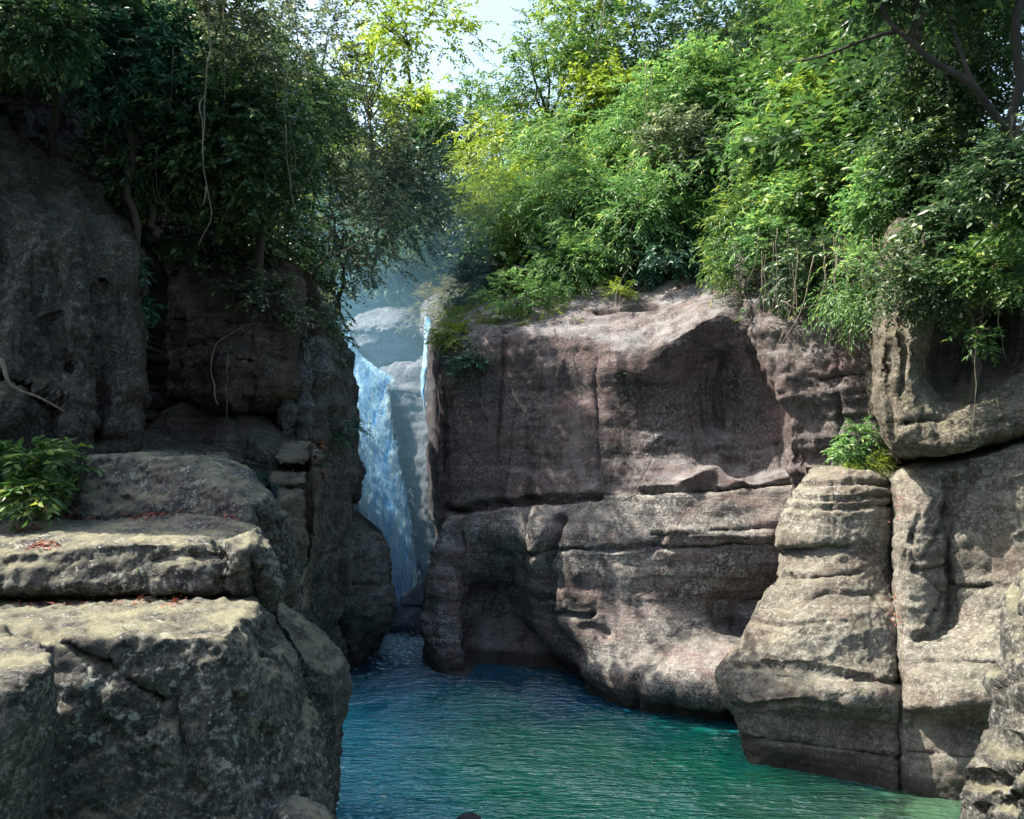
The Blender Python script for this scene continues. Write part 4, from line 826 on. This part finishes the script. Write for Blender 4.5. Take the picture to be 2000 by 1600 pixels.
# canopy on the added slopes that block sky light around the viewpoint
nv_ = near_v.reshape(*near_s, 3); nn_ = unit(np.cross(np.gradient(nv_, axis=1), np.gradient(nv_, axis=0))).reshape(-1, 3); nn_ *= np.sign((nn_*(np.array([0, 6, 8])-near_v)).sum(1))[:, None]
rs_ = np.random.RandomState(4); ii_ = rs_.choice(len(near_v), 3500)
NEARP = (near_v[ii_]+rs_.normal(size=(3500, 3))*.5, nn_[ii_])
# dark limbs and trunks that stand in front
def limb(name, label, cat, segs, mat='bark', part=None, group=None, seed=1, amp=.03):
    r = np.random.RandomState(seed); V, Fc = [], []
    for pts, r0, r1 in segs:
        q = cr(np.array([P(*p) for p in pts])[:, None, :], 8*len(pts))[:, 0]
        q = q+amp*np.stack([fbm(q*1.7+seed+k*9, 2) for k in range(3)], 1)
        tube(V, Fc, q, np.linspace(r0, r1, len(q)), 7)
    o = finish(name, np.array(V), Fc, M[mat]); tag(o, label, cat, group); return o
limb('leaning_trunk', 'thick dark trunk with an arching limb at the right edge', 'tree trunk', mat='shaded_bark', segs=
  [([(1950,560,13.4),(1962,480,12.6),(1978,350,11.2),(1972,260,10.8),(1992,150,10.8),(1985,40,10.8),(2010,-60,10.8)],.07,.05),([(1975,260,10.8),(1900,170,10.7),(1800,100,10.8),(1745,50,11),(1700,-20,11.2)],.055,.02),
   ([(1750,60,11),(1690,75,11.2),(1600,110,11.6),(1540,125,12)],.03,.008),([(1900,170,10.7),(1870,90,10.9),(1850,20,11)],.035,.012)], seed=3)
limb('slender_trunk', 'slender dark trunk standing inside the foliage above the tan overhang', 'tree trunk', [([(1860,560,13.6),(1835,480,13.6),(1812,380,13.6),(1790,230,13.8),(1770,60,14)],.10,.05)], seed=4)
limb('slender_trunk', 'bluish vertical trunk above the recess at left', 'tree trunk', [([(500,600,14.6),(508,500,14.5),(520,400,14.6),(522,300,14.8)],.09,.05),([(512,420,14.5),(545,370,14.6),(575,330,14.8)],.03,.012)], seed=5)
limb('bent_branch', 'thin dark branch reaching out over the waterfall gap', 'branch', [([(590,560,16),(640,505,16.2),(690,480,16.4),(760,430,16.8)],.03,.006)], seed=6)

LIANA = [
 ('longest pale liana at left, ending in a hooked tip', [[(405,-20,11.6),(408,60,11.6),(400,180,11.6),(398,300,11.6),(404,370,11.6),(410,430,11.6),(388,478,11.6)],[(402,360,11.6),(392,400,11.6)],[(400,180,11.6),(390,205,11.6),(396,260,11.6),(400,330,11.6)]], .016),
 ('short pale liana right of the hooked one', [[(436,-20,12),(440,80,12),(444,200,12)]], .010),
 ('thin looping liana under the left canopy', [[(440,190,12.6),(445,250,12.6),(438,300,12.6),(430,350,12.6)]], .010),
 ('thin liana left of the hooked one', [[(337,90,12),(336,150,12),(334,215,12)]], .009),
 ('twisting white root running up the recess wall', [[(425,790,13.6),(412,740,13.7),(415,700,13.7),(432,665,13.8),(470,640,13.8),(510,630,13.8)]], .022),
 ('thin root hanging in front of the recess slot', [[(442,690,13.6),(441,760,13.5),(440,830,13.4)]], .012),
 ('moss covered root along the base of the tall rock', [[(8,700,9.6),(20,750,9.6),(75,775,9.8),(130,805,10)]], .035),
 ('bare liana hanging down the slope near the top edge', [[(1180,-10,22),(1172,60,22),(1165,110,22)]], .02),
 ('pair of bare stems on the slope beneath the tall trees', [[(1262,120,21),(1260,200,21),(1258,260,21)],[(1275,130,21),(1270,200,21)]], .018),
 ('straight root hanging left of the root tangle', [[(1588,500,14.6),(1575,570,14.6),(1550,630,14.5),(1520,680,14.4)]], .016),
 ('looping root of the tangle over the grey buttress', [[(1530,590,14.3),(1560,605,14.2),(1600,590,14.2),(1615,540,14.2)],[(1612,500,14.2),(1618,600,14.2),(1622,640,14.1),(1615,700,14.1)]], .014),
 ('longest root of the tangle, curling at its tip', [[(1640,480,14.2),(1632,560,14.2),(1640,640,14.1),(1620,690,14.1),(1612,700,14.1)],[(1630,600,14.2),(1655,650,14.1)]], .014),
 ('pale root falling in front of the tan overhang', [[(1785,520,12.4),(1765,600,12.3),(1752,620,12.3)],[(1765,600,12.3),(1700,640,12.6),(1685,655,12.6)]], .014),
 ('long thin root crossing the dark recess at right', [[(1935,430,11.4),(1940,560,11.4),(1955,640,11.4),(1962,700,11.5)],[(1905,640,11.4),(1902,720,11.5),(1900,860,11.6)]], .012),
 ('small roots trailing over the grey buttress', [[(1545,600,15),(1535,650,15),(1512,690,15)],[(1535,640,15),(1525,670,14.9)],[(1520,620,15.1),(1505,660,15.1)]], .012),
 ('thin root hanging from the brim bush on the purple wall', [[(1085,640,18),(1092,700,17.9),(1085,740,17.9)]], .014),
]
LIANA.append(('hooked bare stem leaning over the brim, right of the grassy bush', [[(1200,610,18.8),(1210,560,19),(1230,520,19.4)]], .012))
rx_ = np.random.RandomState(77)
for k in range(22):
    x0, y0, D0 = rx_.uniform(1480, 1720), rx_.uniform(480, 560), rx_.uniform(14.2, 15.2); L_ = rx_.uniform(70, 170); s_ = rx_.uniform(-30, 30)
    if x0 > 1640: D0 -= 1.2
    LIANA.append(('thin brown root in the tangle hanging over the grey buttress', [[(x0, y0-40, D0), (x0+s_*.3, y0+L_*.3, D0-.05), (x0+s_*.9, y0+L_*.7, D0-.1), (x0+s_*.5, y0+L_, D0-.1)]], rx_.uniform(.005, .010)))
for k in range(12):
    x0, y0, D0 = rx_.uniform(280, 560), rx_.uniform(0, 380), rx_.uniform(11.6, 13.2); L_ = rx_.uniform(80, 220); s_ = rx_.uniform(-25, 25)
    LIANA.append(('thin liana in the dark hanging foliage at left', [[(x0, y0-40, D0), (x0+s_*.3, y0+L_*.3, D0), (x0+s_, y0+L_*.7, D0), (x0+s_*.6, y0+L_, D0)]], rx_.uniform(.004, .008)))
for k, (lab, segs, rr) in enumerate(LIANA):
    limb('liana' if 'root' not in lab else 'hanging_root', lab, 'vine' if 'root' not in lab else 'root', [(s, rr*.8, rr*.25) for s in segs], 'vine', seed=20+k, amp=.05, group='lianas and hanging roots')

# ------------------------------------------------------------------ undergrowth, creepers, litter
def scatter(name, label, cat, pos, nrm_up, n, kind, mat, sizef, seed, per=None, push=.15):
    """tufts of twigs rooted at the given points"""
    r = np.random.RandomState(seed); tl, per_, L, W, droop, spread = KIND[kind]; per = per or per_
    tl, L, W = tl*sizef, L*sizef, W*sizef
    k = r.randint(len(pos), size=n); o = pos[k]+r.normal(size=(n, 3))*.12; ct = .5+.5*noise(o*.6)
    td = unit(nrm_up[k]+r.normal(size=(n, 3))*.6); o = o+nrm_up[k]*push*r.rand(n)[:, None]
    tt = np.repeat(np.arange(n), per); u = np.tile((np.arange(per)+.5)/per, n)
    q = o[tt]+td[tt]*(u*tl*(.5+r.rand(n))[tt])[:, None]; q[:, 2] -= droop*tl*u**2*.8; m_ = len(tt)
    sd_ = unit(np.cross(td, np.array([.1, 0, 1.])))[tt]*np.where(np.arange(m_) % 2, 1, -1)[:, None]
    d = unit(td[tt]*.6+sd_*spread+r.normal(size=(m_, 3))*.3-np.array([0, 0, 1.])*droop*(.3+.6*u)[:, None])
    nm = unit(np.array([0, 0, 1.])+r.normal(size=(m_, 3))*.4+nrm_up[k][tt]*.4)
    o = leaves(name, q, d, nm, L*(.6+.7*r.rand(m_)), W*(.7+.5*r.rand(m_)), .15+.5*ct[tt]+.35*r.rand(m_)**2, M[mat]); tag(o, label, cat, kind='stuff'); return o
def proj(v): return CX+v[:, 0]/v[:, 1]*F, HY-(v[:, 2]-EYE)/v[:, 1]*F
tv = terr_v.reshape(*terr_s, 3); gx = np.gradient(tv, axis=1); gy = np.gradient(tv, axis=0); tn_ = unit(np.cross(gx, gy)).reshape(-1, 3)
px, py = proj(terr_v); sel = (px > -50) & (px < 2050) & (py > -60) & (py < 640) & (terr_v[:, 1] < 60)
# bilinear jitter between terrain vertices
tp = terr_v[sel]; tq = tn_[sel]; wgt = (1/tp[:, 1])**1.2; rr_ = np.random.RandomState(5); pick = rr_.choice(len(tp), 9000, p=wgt/wgt.sum())
tp2 = tp[pick]+np.stack([rr_.uniform(-.4, .4, 9000), rr_.uniform(-.4, .4, 9000), np.zeros(9000)], 1)
up_ = unit(tq[pick]+np.array([0, -.5, .6]))
scatter('undergrowth', 'leafy undergrowth covering the slopes between the trees', 'undergrowth', tp2, up_, 9000, 'broad', 'lf_mid', 1.9, 51, push=1.0)
scatter('brush', 'dark brush filling the gaps on the slopes', 'undergrowth', tp2, up_, 6000, 'broad', 'lf_dark', 2.2, 52, push=.5)
scatter('canopy', 'leafy canopy on unseen slopes added around the viewpoint to block sky light', 'undergrowth', NEARP[0], NEARP[1], 3500, 'broad', 'lf_dark', 3.5, 53, push=1.0)
def surf(o, f, n, seed):
    me = o.data; k = len(me.vertices); v = np.empty(k*3); me.vertices.foreach_get('co', v); v = v.reshape(-1, 3)
    nn = np.empty(k*3); me.vertex_normals.foreach_get('vector', nn); nn = nn.reshape(-1, 3)
    px, py = proj(v); s = f(px, py, v, nn); r = np.random.RandomState(seed); i = r.choice(np.where(s)[0], n); return v[i], nn[i]
ob = bpy.data.objects
v, n_ = surf(ob['upper_cliff'], lambda px, py, v, n: (n[:, 1] < .3) & (py > -60) & (px > -20), 3600, 1)
scatter('ivy', 'dark ivy and creepers draping the upper left cliff', 'ivy', v, unit(n_+[0, 0, -.2]), 3600, 'broad', 'lf_dark', 1.0, 61, push=.8)
v, n_ = surf(ob['gorge_cliff'], lambda px, py, v, n: (n[:, 1] < .6) & (py < 640+50*noise(v*1.1)), 420, 2)
scatter('creeper', 'creeper hanging over the top of the left gorge cliff', 'creeper', v, n_, 420, 'fine', 'lf_grey', 1.0, 62)
v, n_ = surf(ob['canyon_wall'], lambda px, py, v, n: (polydist(px, py, [(930,660),(960,850),(975,930)]) < 22+18*noise(v*3)) | (polydist(px, py, [(1215,640),(1220,760),(1205,850),(1210,930)]) < 15+16*noise(v*3)) | (polydist(px, py, [(1130,850),(1150,900)]) < 14), 240, 3)
scatter('wall_creeper', 'sparse green creepers clinging to the purple wall', 'creeper', v, n_, 240, 'fine', 'lf_blue', .55, 63, per=6, push=.02)
v, n_ = surf(ob['canyon_wall'], lambda px, py, v, n: (n[:, 1] < .6) & (py < 655) & (py > 560) & (px < 1130) & (px > 860), 900, 4)
scatter('brim_grass', 'yellow green grass along the brim of the purple wall', 'grass', v, unit(n_+[0, 0, 1]), 900, 'grass', 'lf_yellow', .9, 64)
v, n_ = surf(ob['canyon_wall'], lambda px, py, v, n: (n[:, 1] < .6) & (py < 560+25*noise(v*1.5)) & (px > 1100), 700, 5)
scatter('ledge_brush', 'low green growth spilling onto the flat ledges', 'undergrowth', v, unit(n_+[0, 0, .6]), 700, 'bamboo', 'lf_mid', .8, 65)
v, n_ = surf(ob['rock_buttress'], lambda px, py, v, n: (n[:, 1] < .6) & (py < 590+60*noise(v*1.2)), 500, 6)
scatter('root_brush', 'dark brush at the foot of the trees over the grey buttress', 'undergrowth', v, n_, 500, 'fine', 'lf_dark', 1.2, 66)
v, n_ = surf(ob['overhanging_rock'], lambda px, py, v, n: (n[:, 1] < .6) & (py < 560+50*noise(v*1.2)), 700, 7)
scatter('overhang_brush', 'dark leafy growth covering the top of the tan overhang', 'undergrowth', v, n_, 700, 'broad', 'lf_dark', .9, 67)
v, n_ = surf(ob['fall_side_rock'], lambda px, py, v, n: (n[:, 1] < .6) & (py < 640), 260, 8)
scatter('straw_grass', 'dry straw coloured grass on the rugged rock above the fall', 'grass', v, unit(n_+[0, 0, .3]), 260, 'grass', 'lf_straw', .9, 68)

def litter(name, label, v, n_, seed, L=.07, lift=.012):
    r = np.random.RandomState(seed); m_ = len(v); a = r.rand(m_)*6.283
    n_ = unit(n_+r.normal(size=(m_, 3))*.35); d = unit(np.cross(n_, np.stack([np.cos(a), np.sin(a), 0*a], 1)))
    v = v+r.normal(size=v.shape)*[.02, .02, 0]+n_*lift
    o = leaves(name, v, d, n_, L*(.5+r.rand(m_)), L*.42*(.6+.7*r.rand(m_)), r.rand(m_), M['lf_dead']); tag(o, label, 'leaf litter', kind='stuff')
flat = lambda n: n[:, 2] > .6
v, n_ = surf(ob['rock_ledge'], lambda px, py, v, n: flat(n) & (py < 1075) & (px < 470) & ((py < 1014+16*noise(v*2)) | (noise(v*1.6+3) > .28) & (px < 330)), 1100, 11)
litter('leaf_litter', 'reddish dead leaves lying on the long mossy ledge', v, n_, 71)
v, n_ = surf(ob['foreground_block'], lambda px, py, v, n: flat(n) & (py < 1184+7*noise(v*3)) & (px < 380), 420, 12)
litter('leaf_litter', 'red dead leaves on the pale flat top of the foreground block', v, n_, 72, .06)
for k, (nm, x0) in enumerate([('step_rock', 0), ('step_rock.001', 0)]):
    v, n_ = surf(ob[nm], lambda px, py, v, n: flat(n), 40, 13+k); litter('leaf_litter', ['red leaves on the topmost stepped rock by the slab', 'red leaves on the middle stepped rock by the slab'][k], v, n_, 73+k)
v, n_ = surf(ob['recess_wall'], lambda px, py, v, n: (py > 820) & (n[:, 2] > .2), 400, 15)
litter('leaf_litter', 'dark leaf litter on the slope under the recess', v, n_, 75)
r_ = np.random.RandomState(8)
for lab, (x, y, D), nn in [('red leaves caught at the top of the crack right of the pillar', (1765,985,13.0), 60), ('red leaves caught halfway down the crack right of the pillar', (1752,1200,12.7), 45)]:
    v = np.array(P(x, y, D))+r_.normal(size=(nn, 3))*[.06, .05, .16]; litter('leaf_litter', lab, v, np.tile([0, -.6, .8], (nn, 1)), int(x), .05)

# ------------------------------------------------------------------ broken water of the fall
m, t, b = base_mat('broken_water'); at = t.n.new('ShaderNodeAttribute'); at.attribute_name = 'tint'
t.l.new(t.mix(t.ramp(at.outputs['Fac'], .1, .8), (.0, .42, 1.), (.85, .97, 1.)), b.inputs['Base Color']); b.inputs['Roughness'].default_value = .3
tr = t.n.new('ShaderNodeBsdfTranslucent'); tr.inputs[0].default_value = (.6, .9, 1, 1); mx = t.n.new('ShaderNodeMixShader'); mx.inputs[0].default_value = .35
t.l.new(b.outputs[0], mx.inputs[1]); t.l.new(tr.outputs[0], mx.inputs[2]); t.l.new(mx.outputs[0], t.n['Material Output'].inputs[0])
M['flecks'] = m
r = np.random.RandomState(99); N_ = 15000
A_ = cr(np.array(WPROF, float)[:, None, :], 400)[:, 0]; k = r.randint(400, size=N_); a = A_[k]
u = np.clip(r.normal(size=N_)*.42, -1.1, 1.1)+.25*np.sin(a[:, 1]*.05+k*.013)*.5; fr = np.clip((a[:, 1]-640)/580, 0, 1)
q = np.stack([(a[:, 0]+u*a[:, 2]*.5*(1+.25*fr)-CX)/F*a[:, 3], a[:, 3]-.28-.30*u-.35*r.rand(N_), EYE-(a[:, 1]+r.uniform(-6, 6, N_)-HY)/F*a[:, 3]], 1)
clump = noise(q*[5, 1, 1.3]); keep = clump+.35*r.rand(N_)-.15*np.abs(u) > -.02; q = q[keep]; n2 = len(q)
d = unit(np.array([.10, 0, -1.])+r.normal(size=(n2, 3))*.16); nr_ = unit(np.array([-1., -.7, .4])+r.normal(size=(n2, 3))*.5)
leaves('spray', q, d, nr_, .06+.20*r.rand(n2)**2, .012+.028*r.rand(n2), .25+.9*r.rand(n2)*np.clip(clump[keep]+.7, 0, 1), M['flecks'], bpy.data.objects['waterfall'])
n3 = 5500; c0_ = np.array(P(775, 1228, 23)); g = np.abs(r.normal(size=n3)); q = np.stack([c0_[0]+r.normal(size=n3)*.42+g*.1, c0_[1]-g*1.25, .015+.03*r.rand(n3)+.25*r.rand(n3)**6], 1)
leaves('foam', q, unit(np.stack([np.ones(n3), r.normal(size=n3)*.3, np.zeros(n3)], 1)), unit(np.array([0, 0, 1.])+r.normal(size=(n3, 3))*.2), .05+.12*r.rand(n3), .02+.04*r.rand(n3), .5+.5*r.rand(n3), M['flecks'], bpy.data.objects['waterfall'])

# ------------------------------------------------------------------ mist of the fall
mm = bpy.data.materials.new('mist'); mm.use_nodes = True; t = NT(mm); t.n.remove(t.n['Principled BSDF'])
pv = t.n.new('ShaderNodeVolumePrincipled'); pv.inputs['Color'].default_value = (.32, .68, 1, 1); pv.inputs['Density'].default_value = .06; pv.inputs['Anisotropy'].default_value = .2
ge = t.n.new('ShaderNodeNewGeometry'); xy = t.n.new('ShaderNodeSeparateXYZ'); t.l.new(ge.outputs['Position'], xy.inputs[0])
de = t.math('MULTIPLY', t.ramp(xy.outputs[2], 13, 1.0, 0, .17), t.ramp(xy.outputs[1], 19.5, 21.5))
t.l.new(de, pv.inputs['Density']); t.l.new(pv.outputs[0], t.n['Material Output'].inputs['Volume'])
for nm, e in [('mist', [(500,200,19.5),(560,1240,19.6),(842,1240,19.8),(846,700,21.6),(1000,200,21),(450,200,33),(560,1240,25),(900,1240,25),(1050,200,33),(900,600,29)])]:
    bm = bmesh.new(); vs = [bm.verts.new(P(*p)) for p in e]; bmesh.ops.convex_hull(bm, input=vs)
    me = bpy.data.meshes.new(nm); bm.to_mesh(me); bm.free(); me.materials.append(mm); o = bpy.data.objects.new(nm, me); C.objects.link(o)
    tag(o, 'blue mist hanging in the gorge around the waterfall', 'mist', kind='stuff')
